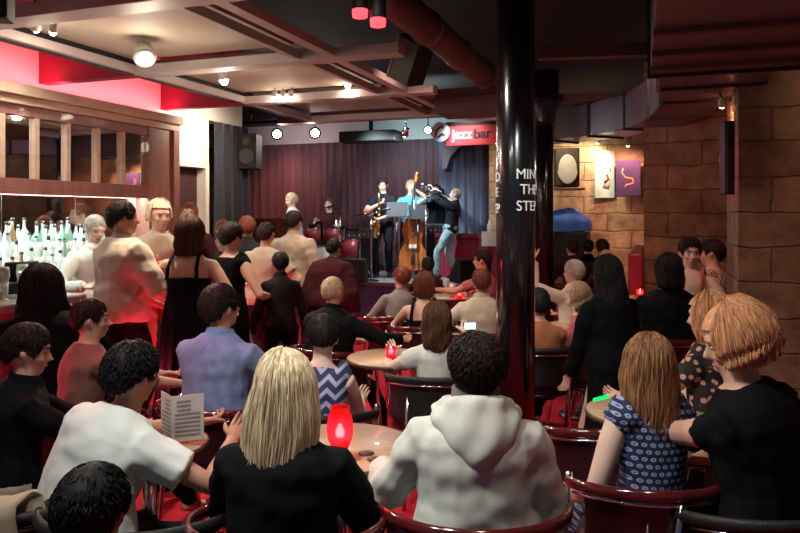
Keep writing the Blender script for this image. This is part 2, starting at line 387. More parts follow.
def hair_long(HMx, s, mat, parent, length=.25, wend=.10, dend=.04, yoff=-.05, strands=420, seed=1, spread=112, wavy=.0, thick=.016, part=0.0, wmid=None, blunt=.03, nm='hair', bang=False):
    rnd = random.Random(seed)
    def P(phi, u, off):
        r = (.081+thick+off, .100+thick+off, .108+thick+off)
        if u < .45:
            th = u/.45*PI/2
            q = scalp(phi, max(th, .03), r)
            # parting: shift the crown start along a line
            q.x += part*(1-u/.45); return q
        t = (u-.45)/.55
        w = r[0] if wmid is None else r[0]+(wmid-.09)*math.sin(min(t*1.6, 1)*PI/2)
        x = math.sin(phi)*lerp(w, wend+off, t**1.3)
        y = -math.cos(phi)*lerp(r[1], dend+off, t)-.01+yoff*t
        z = .012-t*length
        if wavy: x += wavy*math.sin(t*11+phi*3+seed); y += wavy*.6*math.cos(t*9+phi*4)
        return V((x, y, z))
    sp = rad(spread); parts = []
    n, m = 26, 16; rows = []
    for side_ in (1, 0):
        rows = []
        for i in range(m+1):
            u = i/m
            rows.append([P(-sp+2*sp*k/n, u*(.985 if 1 else 1), -.010 if side_ else -.03) for k in range(n+1)])
        parts.append(grid(rows))
    # forehead strip of the cap (front fringe line)
    fr = [[scalp(p, max(t, .02), (.084+thick*.6, .102+thick*.6, .109+thick*.6)) for p in [rad(spread-2)+rad(364-2*spread)*k/12 for k in range(13)]] for t in [rad(62)*j/6 for j in range(7)]]
    parts.append(grid(fr))
    for j in range(int(strands*(1.7 if strands > 450 else 1.2))):
        phi = rnd.uniform(-sp, sp); off = abs(rnd.gauss(0, .0045))-.006; e = rnd.uniform(1-blunt*4, 1.0)
        u0 = rnd.choice((.02, .03, .1, .2)) if rnd.random() < .85 else rnd.uniform(.2, .5)
        N = 13; dphi = rnd.gauss(0, .05); pts = []
        for i in range(N+1):
            u = u0+(e-u0)*i/N
            pts.append(P(phi+dphi*math.sin(u*3), u, off+.004*math.sin(i*.8+j)))
        w = rnd.uniform(.0013, .0028) if strands > 450 else rnd.uniform(.002, .004)
        parts.append(tube(pts, [w*.7]+[w]*(N-2)+[w*.7, w*.15], 4))
    return obj(nm, xf(join(*parts), HMx), mat, parent)

PEOPLE = []
def person(label, px, Y, ztop, pose='sit', turn=0, fwd=8, side=0, twist=0, head=(0, 0, 0), hands=None, top=('shirt', 'black', 'short'), low=('trousers', 'black'),
           hair=('short', 'dark'), sk='fair', w=1.0, fat=1.0, group=None, vox=.014, base=0.0, feet=None, poles=None, seat=None, name='person', loose=0, handon=True, face=False, headdrop=0, neck='N', extras=None):
    loc = at(px, Y, base)
    rz = rad(turn)
    root = thing(name, label, 'person', loc, rz, group)
    H = ztop-base-(.7*(hair[2].get('thick', .014) if len(hair) > 2 else .014)+.004)+min(headdrop, 0); sf = math.cos(rad(fwd))*math.cos(rad(side))
    if pose == 'sit':
        s = .98; hz = (seat or .47)+.09
        need = H-hz; s = need/(.50*sf+.242*math.cos(rad(fwd*.5)))
        if s > 1.08: hz += (s-1.08)*.7; s = 1.08
        if s < .86: hz -= (.86-s)*.75; s = .86
    else:
        s = H/1.727*(1+(1-sf)*.35); hz = .91*s
    Pv = V((0, -.04 if pose == 'sit' else 0, hz)); Lt = .50*s
    sd = V((math.sin(rad(side)), math.sin(rad(fwd)), sf)).normalized()
    up0 = V((math.sin(rad(side))*.5, math.sin(rad(fwd))*.5, 1)).normalized()
    mid = Pv+up0*Lt*.5+V((0, -.012, 0)); N = mid+sd*Lt*.5
    hn = V((N.x, N.y, N.z))+V((sd.x*.3, .02+sd.y*.35, 1)).normalized()*.132*s-V((0, 0, headdrop))
    HM = M.Translation(hn) @ M.Rotation(rad(head[0]), 4, 'Z') @ M.Rotation(rad(head[1]), 4, 'X') @ M.Rotation(rad(head[2]), 4, 'Y') @ M.Scale(s*.98, 4)
    S = (M.Rotation(rad(twist), 3, 'Z') @ V((1, 0, 0))); S = (S-sd*S.dot(sd)).normalized()
    S2 = (M.Rotation(rad(twist*.4), 3, 'Z') @ V((1, 0, 0)))
    fw = fat*w
    def torso(g, t0=0, t1=1.0):
        prof = [(-.14, .145, .105), (0, .168, .122), (.16, .160, .115), (.38, .138, .102), (.62, .150, .112), (.76, .166, .112), (.85, .148, .100), (.92, .112, .084), (.965, .082, .070), (1.0, .064, .06)]
        pts, rr = [], []
        for t, a, b in prof:
            if t < t0-.001 or t > t1+.001: continue
            c = Pv+up0*Lt*t+V((0, -.012*math.sin(max(t, 0)*PI), 0)) if t < .5 else mid.lerp(N, (t-.5)*2)
            pts.append(c); rr.append(((a*fw*s+g), (b*fat*s+g)))
        return tube(pts, rr, 16, side=S.lerp(S2, .4), round_ends=False)
    sh = {}
    for sgn in (-1, 1): sh[sgn] = mid.lerp(N, .62)+S*(.163*w*s*sgn)-sd*.012
    if hands is None: hands = ((-.14, .36, hz+.14), (.14, .34, hz+.14)) if pose == 'sit' else ((-.24, .10, hz-.10), (.24, .08, hz-.10))
    poles = poles or ((-.7, -.5, -.6), (.7, -.5, -.6))
    arms = {}
    for sgn, hd, pl in ((-1, hands[0], poles[0]), (1, hands[1], poles[1])):
        e, wr = ik(sh[sgn], V(hd), .285*s, .255*s, pl); arms[sgn] = (sh[sgn], e, wr)
    def arm(sgn, g, t1=2.0, cuff=0):
        a, e, wr = arms[sgn]
        P_ = [N-sd*.075*s+S*(.045*s*sgn), a, a.lerp(e, .3), a.lerp(e, .7), e, e.lerp(wr, .25), e.lerp(wr, .6), wr]
        r_ = [.044*s, .056*s, .052*s, .044*s, .041*s, .042*s, .034*s, .026*s]
        if t1 <= 1: k = 4; P_ = P_[:3]+[a.lerp(e, t1)]; r_ = r_[:3]+[.047*s]
        elif t1 < 2: P_ = P_[:6]+[e.lerp(wr, t1-1)]; r_ = r_[:6]+[.034*s]
        gg = [g*.7]+[g]*(len(P_)-1)
        if cuff: gg[-1] = g+cuff
        return tube(P_, [x+y for x, y in zip(r_, gg)], 10, round_ends=(t1 >= 2 and g == 0))
    # legs
    legs = {}
    for sgn in (-1, 1):
        hp = Pv+V((.088*s*sgn, 0, -.03))
        ft = feet[0 if sgn < 0 else 1] if feet else ((.13*sgn, .50 if pose == 'sit' else .0, .08) if pose == 'sit' else (.11*sgn, -.02+.03*sgn, .08))
        kn, an = ik(hp, V(ft), .43*s, .42*s, (.1*sgn, 1, .9 if pose == 'sit' else .1)); legs[sgn] = (hp, kn, an)
    def leg(sgn, g, lo=0):
        hp, kn, an = legs[sgn]
        a = .5 if lo else 1
        return tube([hp, hp.lerp(kn, .35), hp.lerp(kn, .75), kn, kn.lerp(an, .3), kn.lerp(an, .65), an.lerp(kn, .02)], [r*s+g for r in (.088, .078, .060, .055, .054, .044, .037+lo)], 12)
    parts = [torso(0), tube([N-sd*.05, N, hn-V((0, 0, .05*s))], [(.075*s, .06*s), (.056*s, .054*s), (.055*s, .055*s)], 12)]
    for sgn in (-1, 1):
        parts += [arm(sgn, 0), leg(sgn, 0)]
        an = legs[sgn][2]; kn = legs[sgn][1]
        fd = V((0, 1, 0)) if pose == 'sit' else V((.12*sgn, 1, 0)).normalized()
        parts.append(tube([an+V((0, 0, -.02))-fd*.04, an+fd*.04-V((0, 0, .04)), an+fd*.12-V((0, 0, .055)), an+fd*.18-V((0, 0, .06))], [(.035*s, .035*s), (.04*s, .032*s), (.045*s, .022*s), (.035*s, .014*s)], 10, side=V((1, 0, 0)), round_ends=True))
    hp_ = [ell((0, -.008, .02), (.077, .097, .100), 20, 12), ell((0, .022, -.045), (.057, .068, .072)), ell((0, .065, -.088), (.024, .022, .018)),
           tube([(0, .082, .018), (0, .098, -.008), (0, .112, -.028), (0, .092, -.036)], [.008, .010, .015, .010], 8, round_ends=True),
           tube([(-.045, .074, .030), (0, .088, .032), (.045, .074, .030)], [.010, .011, .010], 8), ell((0, .083, -.062), (.024, .012, .009)),
           ell((-.038, .06, -.025), (.024, .025, .022)), ell((.038, .06, -.025), (.024, .025, .022))]
    for sgn in (-1, 1):
        hp_.append(tube([(.076*sgn, .005, .012), (.086*sgn, -.008, .006), (.083*sgn, -.004, -.022), (.075*sgn, .006, -.032)], [.008, .012, .010, .006], 6, round_ends=True))
    parts += [xf(p, HM) for p in hp_]
    body = fuse(parts, vox, 2)
    if handon:
        hv = [(list(v.co for v in body.vertices)), [list(p.vertices) for p in body.polygons]]
        hh = []
        for sgn in (-1, 1):
            a, e, wr = arms[sgn]; d = (wr-e).normalized()
            pn = V((-sgn*.6, 0, -.8)) if abs(d.z) < .7 else V((-sgn, .1, 0))
            hh.append(hand(wr+d*.01, d, pn, sgn if True else 1, s*.95, 26))
        me2 = mesh('body', join(hv, *hh)); body = me2
    b = obj('body', body, SK[sk], root)
    b.name = 'body'
    def wr_(amp, fr=9): 
        return lambda p, n: amp*(noise.noise(V((p.x*fr, p.y*fr, p.z*fr*1.6))+V((px, 0, 0)))+.5*noise.noise(p*fr*2.4)) if amp else 0
    # ---------------- lower garment
    lk, lm = low[0], low[1]
    cv = max(vox*.9, .009)
    if lk == 'trousers':
        g = .013
        me = fuse([torso(g, -.14, .16), leg(-1, g, .012), leg(1, g, .012)], cv, 2, wr_(.010)); obj('trousers', me, CL[lm], root)
    elif lk == 'skirt':
        g = .014; cs = [Pv+up0*.10, Pv, Pv.lerp((legs[-1][0]+legs[1][0])/2, 1)]
        ps = [tube([legs[q][0], legs[q][1]], [.10*s, .085*s], 12, round_ends=True) for q in (-1, 1)] if pose == 'sit' else [tube([Pv+V((0, 0, .1)), Pv, Pv-V((0, 0, .3))], [(.17*s, .125*s), (.185*s, .135*s), (.21*s, .15*s)], 16, side=(1, 0, 0))]
        obj('skirt', fuse([torso(g, -.14, .16)]+ps, cv, 2, wr_(.010)), CL[lm], root)
    elif lk == 'gown':
        zb = .06
        obj('long_skirt', fuse([tube([Pv+V((0, 0, .14)), Pv, Pv*.7+V((0, 0, 0)), V((0, 0, zb))+V((Pv.x, Pv.y, 0))], [(.158*s, .12*s), (.19*s, .145*s), (.20*s, .16*s), (.27*s, .23*s)], 24, side=(1, 0, 0))], cv, 2,
            lambda p, n: .014*math.sin(math.atan2(p.y, p.x)*13+p.z*2)*(1-min(p.z, 1))), CL[lm], root)
    # ---------------- top
    tk, tm, sl = top
    g = .012+loose
    am = .008+loose*.16
    if tk in ('shirt', 'hoodie', 'jacket'):
        ps = [torso(g, -.14, 1.0)]
        ps += [arm(q, g*.95, {'short': .62, 'long': 1.92, 'elbow': 1.12, 'cap': .3}[sl], .006) for q in (-1, 1)]
        if tk == 'jacket': ps.append(torso(g+.012, -.14, .9))
        me = fuse(ps, cv, 2, wr_(am, 8)); obj({'shirt': 'shirt', 'hoodie': 'hoodie', 'jacket': 'jacket'}[tk], me, CL[tm], root)
        if tk in ('shirt', 'jacket') and sl == 'long':
            obj('collar', tube([N+V((.06*s*math.sin(a), -.058*s*math.cos(a)+.004, .012+.012*math.cos(a))) for a in [rad(-150+20*i) for i in range(16)]], [(.008, .024)]*16, 6, side=(0, 0, 1)) if False else
                grid([[N+V(((.066+.012*j)*s*math.sin(a), -(.066+.012*j)*s*math.cos(a)+.006, .026*(1-j)+.014*math.cos(a))) for a in [rad(-150+15*i) for i in range(21)]] for j in (0, .5, 1.2, 1.6)]), CL[tm], root)
    elif tk in ('vest', 'dress'):      # sleeveless, over the shoulders
        ps = [torso(g, -.14, .945)]
        for q in (-1, 1):
            ps.append(tube([mid.lerp(N, .7)+S*.12*s*q, mid.lerp(N, .90)+S*.115*s*q, N-sd*.06*s+S*.085*s*q], [(.062*s+g, .085*s+g), (.045*s+g*.8, .07*s+g*.8), (.03*s+g, .06*s+g)], 10, side=S, round_ends=True))
        if tk == 'dress' and pose == 'sit': ps += [tube([legs[q][0], legs[q][1]], [.10*s, .088*s], 12, round_ends=True) for q in (-1, 1)]
        obj('dress' if tk == 'dress' else 'sleeveless_top', fuse(ps, cv, 2, wr_(am, 8)), CL[tm], root)
    elif tk == 'strap':                 # low back, two straps
        obj('bodice', fuse([torso(g, -.14, .62)], cv, 2, wr_(.006, 8)), CL[tm], root)
        for q in (-1, 1):
            pp = [mid.lerp(N, .22)+S*.11*s*q+V((0, -.128*s, 0)), mid.lerp(N, .55)+S*.105*s*q+V((0, -.134*s, 0)), mid.lerp(N, .82)+S*.098*s*q+V((0, -.098*s, 0)), mid.lerp(N, .99)+S*.095*s*q+V((0, -.01, .022)), mid.lerp(N, .75)+S*.1*s*q+V((0, .115*s, 0)), mid.lerp(N, .3)+S*.1*s*q+V((0, .13*s, 0))]
            obj('shoulder_strap', tube(pp, [(.014, .005)]*6, 6, side=S), CL[tm], root)
    # ---------------- shoes
    if base > 0 or pose == 'stand' or vox < .011:
        for sgn in (-1, 1):
            an = legs[sgn][2]; fd = V((0, 1, 0)) if pose == 'sit' else V((.12*sgn, 1, 0)).normalized()
            zf = an.z
            obj('shoe', tube([an+V((0, 0, -.035))-fd*.055, an+fd*.02-V((0, 0, .038)), an+fd*.11-V((0, 0, .05)), an+fd*.195-V((0, 0, .058))], [(.04*s, .04), (.045*s, .042), (.052*s, .03), (.038*s, .02)], 10, side=V((1, 0, 0)), round_ends=True), K['shoe'], root)
    # ---------------- hair
    hk = hair[0]; hm = HM_[hair[1]] if hair[1] in HM_ else None
    kw = dict(hair[2]) if len(hair) > 2 else {}
    sd_ = int(px)+3
    if hk == 'short': hair_short(HM, s, hm, root, seed=sd_, **kw)
    elif hk == 'long': hair_long(HM, s, hm, root, seed=sd_, **kw)
    elif hk == 'bun':
        hair_short(HM, s, hm, root, seed=sd_, curl=.002, **kw); obj('hair_bun', xf(fuse([ell((0, -.125, .045), (.045, .04, .042))], .007, 1, lambda p, n: .005*noise.noise(p*60)), HM), hm, root) if False else obj('hair_bun', xf(ell((0, -.128, .045), (.045, .04, .042)), HM), hm, root)
    elif hk == 'bob': hair_long(HM, s, hm, root, seed=sd_, **{**dict(length=.13, wend=.085, dend=.09, yoff=.0, strands=220, blunt=.04, thick=.020), **kw})
    if face:
        for sgn in (-1, 1):
            obj('eye', xf(ell((.031*sgn, .0765, .006), (.0105, .0095, .0055)), HM), K['eye'], root)
            obj('iris', xf(ell((.031*sgn, .0850, .006), (.005, .003, .005)), HM), K['iris'], root)
            obj('eyebrow', xf(tube([(.016*sgn, .094, .028), (.032*sgn, .091, .033), (.05*sgn, .078, .028)], [.003, .004, .002], 5), HM), hm or K['iris'], root)
        obj('mouth', xf(tube([(-.022, .083, -.062), (-.008, .094, -.059), (.008, .094, -.059), (.022, .083, -.062)], [.002, .0045, .0045, .002], 6), HM), K['lip'], root)
    info = dict(root=root, N=N, mid=mid, P=Pv, HM=HM, arms=arms, sh=sh, S=S, sd=sd, s=s, hn=hn, loc=loc, legs=legs)
    PEOPLE.append(info)
    return info
HM_ = HM

# ------------------------------------------------------------------ the room (verts in room axes u, v, z; objects turned by -20 deg)
def curtain_rows(path, z0, z1, amp=.06, wl=.22, n=None, flare=1.3):
    """pleated sheet along a plan path [(u,v),(u,v)]"""
    (a, b), (c, d) = path; Ln = math.hypot(c-a, d-b); nx, ny = -(d-b)/Ln, (c-a)/Ln
    n = n or int(Ln/.018); rows = []
    for z in [z0+(z1-z0)*j/14 for j in range(15)]:
        t = (z-z0)/(z1-z0); am = amp*(1-.55*t)
        row = []
        for k in range(n+1):
            s = k/n; x = s*Ln
            ph = x/wl*2*PI+1.1*noise.noise(V((x*1.3, 3, z*.15)))*2
            o = am*(math.sin(ph)+.35*math.sin(ph*2.3+1)+.6*noise.noise(V((x*3, z*.4, 0))))
            row.append(V((a+(c-a)*s+nx*o, b+(d-b)*s+ny*o, z)))
        rows.append(row)
    return rows
def thick_rows(rows, nrm, t=.012):
    back = [[p+V(nrm)*t for p in r] for r in rows]
    n = len(rows[0]); m = len(rows)
    vs = [p for r in rows for p in r]+[p for r in back for p in r]; o = n*m; fs = []
    for i in range(m-1):
        for k in range(n-1):
            a = i*n+k; fs.append([a, a+1, a+n+1, a+n]); fs.append([o+a, o+a+n, o+a+n+1, o+a+1])
    for k in range(n-1): fs.append([k, o+k, o+k+1, k+1]); a = (m-1)*n+k; fs.append([a, a+1, o+a+1, o+a])
    for i in range(m-1): a = i*n; fs.append([a, a+n, o+a+n, o+a]); a = i*n+n-1; fs.append([a, o+a, o+a+n, a+n])
    return vs, fs

struct('floor', box(-9.5, 4, -1.5, 13, -.1, 0), K['carpet'])
struct('ceiling', box(-9.5, 4, -1.5, 13, 3.35, 3.45), K['ceil'])
# left wall with the doorway cut out of it
dz = 2.17; dv0, dv1 = 6.62, 7.22
struct('wall_left', join(box(-5.4, -5.2, -1.5, dv0, 0, 3.35), box(-5.4, -5.2, dv0, dv1, dz, 3.35), box(-5.4, -5.2, dv1, 7.35, 0, 3.35), box(-5.4, -5.2, 7.35, 8.1, 2.78, 3.35)), K['pinkwall'])
struct('trim_1', join(box(-5.2, -5.15, dv0-.07, dv0, 0, dz+.07), box(-5.2, -5.15, dv1, dv1+.07, 0, dz+.07), box(-5.2, -5.15, dv0, dv1, dz, dz+.07)), K['white_trim'])
d1 = struct('door_1', box(-5.32, -5.28, dv0, dv1, 0, dz), K['door_dark'])
obj('door_panel', join(box(-5.285, -5.272, dv0+.1, dv1-.1, .2, .95), box(-5.285, -5.272, dv0+.1, dv1-.1, 1.1, 2.0)), K['door_dark'], d1, False, .004)
obj('door_handle', tube([(-5.28, dv0+.08, 1.03), (-5.23, dv0+.08, 1.03), (-5.23, dv0+.18, 1.03)], .01), K['chrome'], d1)
struct('wall_back', box(-9.5, -2.5, 12.5, 12.7, 0, 3.35), K['black'])
struct('wall_stage_left', box(-9.5, -9.3, 7.35, 12.5, 0, 3.35), K['black'])
struct('wall_alcove', box(-9.5, -5.4, 7.3, 7.4, 0, 3.35), K['black'])
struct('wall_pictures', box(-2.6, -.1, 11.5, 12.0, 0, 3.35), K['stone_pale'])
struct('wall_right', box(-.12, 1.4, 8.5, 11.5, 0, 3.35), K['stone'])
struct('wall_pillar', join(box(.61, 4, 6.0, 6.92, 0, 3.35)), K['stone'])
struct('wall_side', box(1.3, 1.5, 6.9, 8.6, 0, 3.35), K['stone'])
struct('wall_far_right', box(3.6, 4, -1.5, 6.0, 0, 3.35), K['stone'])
# low wood wall under the dark curtain and by the stage
struct('trim_2', join(box(-5.25, -5.15, 7.35, 8.1, 0, 1.05), box(-7.6, -5.2, 9.55, 9.65, .0, 1.55)), K['redwood'])
struct('trim_3', join(*[box(-3.45+.11*i, -3.35+.11*i, 11.35, 11.42, .55, 1.22) for i in range(8)], box(-3.5, -2.45, 11.32, 11.45, 1.22, 1.29), box(-3.5, -2.45, 11.36, 11.5, 0, 1.2)), K['crimson'])

# ceiling grid: cross beams (the part by the wall painted crimson), long rails, boards
for i, v in enumerate((3.25, 4.85, 6.5, 8.05)):
    b = obj('ceiling_beam', box(-4.12, (-1.75 if i != 2 else -2.0), v-(.08 if i else .10), v+.08, 2.78, 2.86), K['beam'], None, False, .004, rotz=-RA)
    tag(b, ['pale cross beam nearest the viewer, over the bar', 'pale cross beam second from the viewer, behind the brightest bulb', 'pale cross beam third from the viewer, above the bar doorway', 'pale cross beam furthest back, before the stage lights'][i], 'ceiling beam', 'ceiling cross beams')
    if i < 3: obj('crimson_end', box(-5.2, -4.12, v-.05, v+.05, 2.78, 3.35), K['crimson'], b, False)
for i, (u, w, t) in enumerate(((-4.12, .05, 'nearest the pink wall'), (-2.58, .05, 'left of the pair over the room'), (-2.30, .09, 'right of the pair over the room'), (-1.80, .05, 'at the edge of the open black ceiling'))):
    if i == 3: continue
    b = obj('ceiling_rail', box(u-w/2, u+w/2, 1.0, 8.05, 2.795, 2.86), K['beam'], None, False, .003, rotz=-RA)
    tag(b, 'long pale ceiling rail '+t, 'ceiling rail', 'long ceiling rails')
struct('trim_4', join(box(-4.25, -4.15, 1.0, 8.05, 2.80, 2.92)), K['black'])
struct('trim_5', join(*[box(-4.10, -2.60, a, b, 2.90, 2.93) for a, b in ((.8, 3.1), (3.36, 4.75), (4.95, 6.4), (6.6, 7.95))]), K['tan'])
# bars of the ceiling beyond the grid
b = obj('ceiling_beam', box(-5.2, -1.5, 9.0, 9.16, 2.93, 3.1), K['brownbeam'], None, False, .004, rotz=-RA); tag(b, 'dark red brown beam across the room before the stage curtains', 'ceiling beam')
for (x0, x1, y, Y, hh, lab) in ((538, 652, 46, 6.4, .09, 'brown beam high on the right of the column'), (555, 612, 94, 8.5, .06, 'thin brown beam above the curved duct')):
    z = zat(y, Y); a = at(x0, Y+.1); c = at(x1, Y-.05)
    o = obj('ceiling_beam', box(0, (c-a).length, 0, .12, z-hh, z+hh*.3), K['brownbeam'], None, False, .004, loc=(a.x, a.y, 0), rotz=math.atan2(c.y-a.y, c.x-a.x)); tag(o, lab, 'ceiling beam')

# slanting roof pipe / girder above the stage side
a = V(at(392, 4.6)); a.z = 3.02; c = V(at(500, 7.6)); c.z = zat(88, 7.6)
g = thing('ventilation_pipe', 'dusty brown pipe slanting down from the ceiling towards the column', 'pipe', (a.x, a.y, 0))
q = c-V((a.x, a.y, 0)); p0 = V((0, 0, a.z))
obj('pipe', tube([p0, p0.lerp(q, .3), p0.lerp(q, .6), q], .12, 16), K['brownbeam'], g)
for t in (.22, .5, .78): obj('pipe_collar', tube([p0.lerp(q, t-.012), p0.lerp(q, t+.012)], .135, 16), K['duct'], g)
a = at(437, 7.4); o = obj('extractor_box', join(cbox((0, 0, 0), .80, .5, .26), cbox((0, -.26, -.03), .72, .02, .012), cbox((0, -.26, .04), .72, .02, .012)), K['brownbeam'], None, False, .012, loc=at(477, 7.6, zat(103, 7.6)), rotz=-RA)
tag(o, 'long dark brown box hung under the ceiling left of the column', 'extractor box')

# ------------------------------------------------------------------ curtains
def cur(name, path, z0, z1, m, label, cat='curtain', **k):
    a = R(*path[0]); o = obj(name, thick_rows([[p-V((path[0][0], path[0][1], 0)) for p in r] for r in curtain_rows(path, z0, z1, **k)], (0, .02, 0) if abs(path[1][0]-path[0][0]) > abs(path[1][1]-path[0][1]) else (-.02, 0, 0)), m, None, loc=(a.x, a.y, 0), rotz=-RA)
    return tag(o, label, cat)
cur('stage_curtain', [(-9.2, 12.25), (-5.75, 12.25)], .56, 3.0, K['cur_red'], 'plum red pleated stage curtain behind the pianist and drummer', wl=.17, amp=.06)
cur('stage_curtain', [(-5.74, 12.25), (-3.6, 12.25)], .56, 3.0, K['cur_red'], 'plum pleated stage curtain behind the saxophone and bass players', wl=.15, amp=.06)
cur('stage_curtain', [(-3.55, 11.75), (-2.65, 11.75)], .56, 2.95, K['cur_blue'], 'grey blue pleated curtain under the red bar sign', wl=.17, amp=.055)
cur('side_curtain', [(-5.12, 7.36), (-5.12, 8.12)], .9, 2.76, K['cur_dark'], 'charcoal curtain hung beside the white doorway', wl=.2, amp=.05)

struct('trim_6', box(-9.2, -2.5, 12.08, 12.13, 2.98, 3.35), K['beam'])  # pale board added to show as the bright band above the curtains
# ------------------------------------------------------------------ stage
st = thing('stage', 'low stage with grey boards and a purple front', 'stage', R(-5.1, 10.1), -RA)
obj('stage_boards', box(-2.6, 2.6, 0, 2.4, .50, .55), K['stage_top'], st, False, .005)
obj('stage_front', box(-2.58, 2.58, .02, .06, 0, .50), K['stage_front'], st, False)
obj('stage_edge', box(-2.6, 2.6, -.02, .0, .50, .552), K['chrome'], st, False)
# arch valance and sign over the blue curtain
Ys = 12.0; a = at(447, 12.05); c = at(499, 11.85)
o = obj('arch_valance', slab([(x, z) for x, z in [(0, 3.1), (.95, 3.1), (.95, 2.95), (.75, 2.93), (.5, 2.86), (.3, 2.75), (.15, 2.6), (.08, 2.40), (0, 2.38)]], 0, .08), K['duct'], None, False, .004, loc=(at(442, 12.05).x, 12.05, 0), rotz=-RA); tag(o, 'dark arched board over the blue curtain', 'valance')
sg = thing('bar_sign', 'red hanging sign with white and dark lettering and a round emblem above the blue curtain', 'sign', (at(441, 11.5).x, 11.5, zat(134, 11.5)), -RA)
obj('sign_board', box(.08, .98, 0, .05, -.20, .19), K['signred'], sg, False, .006)
obj('sign_header', box(.08, .98, -.004, .0, .12, .18), K['black'], sg, False)
def text(name, s, size, mat, parent, loc, rx=90, bend=None, ext=.004, align='LEFT', bold=0, sx=1):
    cu = bpy.data.curves.new(name, 'FONT'); cu.body = s; cu.size = size; cu.extrude = ext; cu.offset = bold; cu.align_x = align; cu.resolution_u = 4
    to = bpy.data.objects.new('tmp', cu); COL.objects.link(to)
    dg = bpy.context.evaluated_depsgraph_get(); me = bpy.data.meshes.new_from_object(to.evaluated_get(dg)); bpy.data.objects.remove(to)
    bm = bmesh.new(); bm.from_mesh(me); bmesh.ops.triangulate(bm, faces=bm.faces)
    if bend:
        for k in range(-40, 40): bmesh.ops.bisect_plane(bm, geom=bm.verts[:]+bm.edges[:]+bm.faces[:], plane_co=(k*.012, 0, 0), plane_no=(1, 0, 0))
    bm.to_mesh(me); bm.free()
    for v in me.vertices:
        x, y, z = v.co.x*sx, v.co.y, v.co.z
        if bend:
            r, a0 = bend; an = a0+x/r; rr_ = r+.0035+z; v.co = (rr_*math.sin(an), -rr_*math.cos(an), y)
        else: v.co = (x, -z, y)
    me.materials.clear(); o = obj(name, me, mat, parent); me.polygons.foreach_set('use_smooth', [False]*len(me.polygons)); o.location = loc
    return o
text('lettering', 'jazz', .225, K['white_paint'], sg, (.19, -.008, -.09), bold=.006)
text('lettering', 'bar', .225, K['black'], sg, (.545, -.008, -.09), bold=.004)
em = obj('emblem', tube([(0.0, -.01, .03), (.0, -.05, .03)], .16, 24), K['white_paint'], sg, False)
obj('emblem_mark', join(tube([(-.08, -.055, -.06), (-.07, -.055, .05), (.01, -.055, .12), (.06, -.055, .09)], .014, 6), tube([(-.04, -.055, -.06), (.04, -.055, .0), (.08, -.055, -.03)], .014, 6)), K['crimson'], sg)

# ------------------------------------------------------------------ columns
def column(px, Y, r, label, ring=True):
    t = thing('column', label, 'column', at(px, Y))
    obj('shaft', lathe([(r, 0.0), (r, 3.35)], 48), K['gloss_black'], t)
    obj('base', lathe([(r*1.5, 0), (r*1.5, .05), (r*1.3, .09), (r*1.05, .14), (r*1.0, .16)], 48), K['gloss_black'], t)
    return t
c1_ = column(515.5, 4.1, .112, 'large glossy black column with painted white warning letters')
for s_, zz, a0 in (('MIND', 1.862, -9), ('THE', 1.752, 3), ('STEP', 1.632, -8)):
    text('lettering', s_, .082, K['white_paint'], c1_, (0, 0, CH+(zz-CH)*.79), bend=(.112, rad(a0)), bold=0, ext=.001, sx=.95)
for s_, zz in (('MIND', 1.845), ('THE', 1.735), ('STEP', 1.615)):
    text('lettering', s_, .078, K['white_paint'], c1_, (0, 0, CH+(zz-CH)*.79), bend=(.112, rad({'MIND': -58, 'THE': -66, 'STEP': -60}[s_])), bold=0, ext=.001, sx=.92, align='RIGHT')
c2_ = column(544, 8.6, .115, 'slimmer black column standing behind the lettered one')
obj('capital', lathe([(.115, 2.7), (.14, 2.75), (.14, 2.85), (.18, 2.95), (.18, 3.35)], 40), K['gloss_black'], c2_)

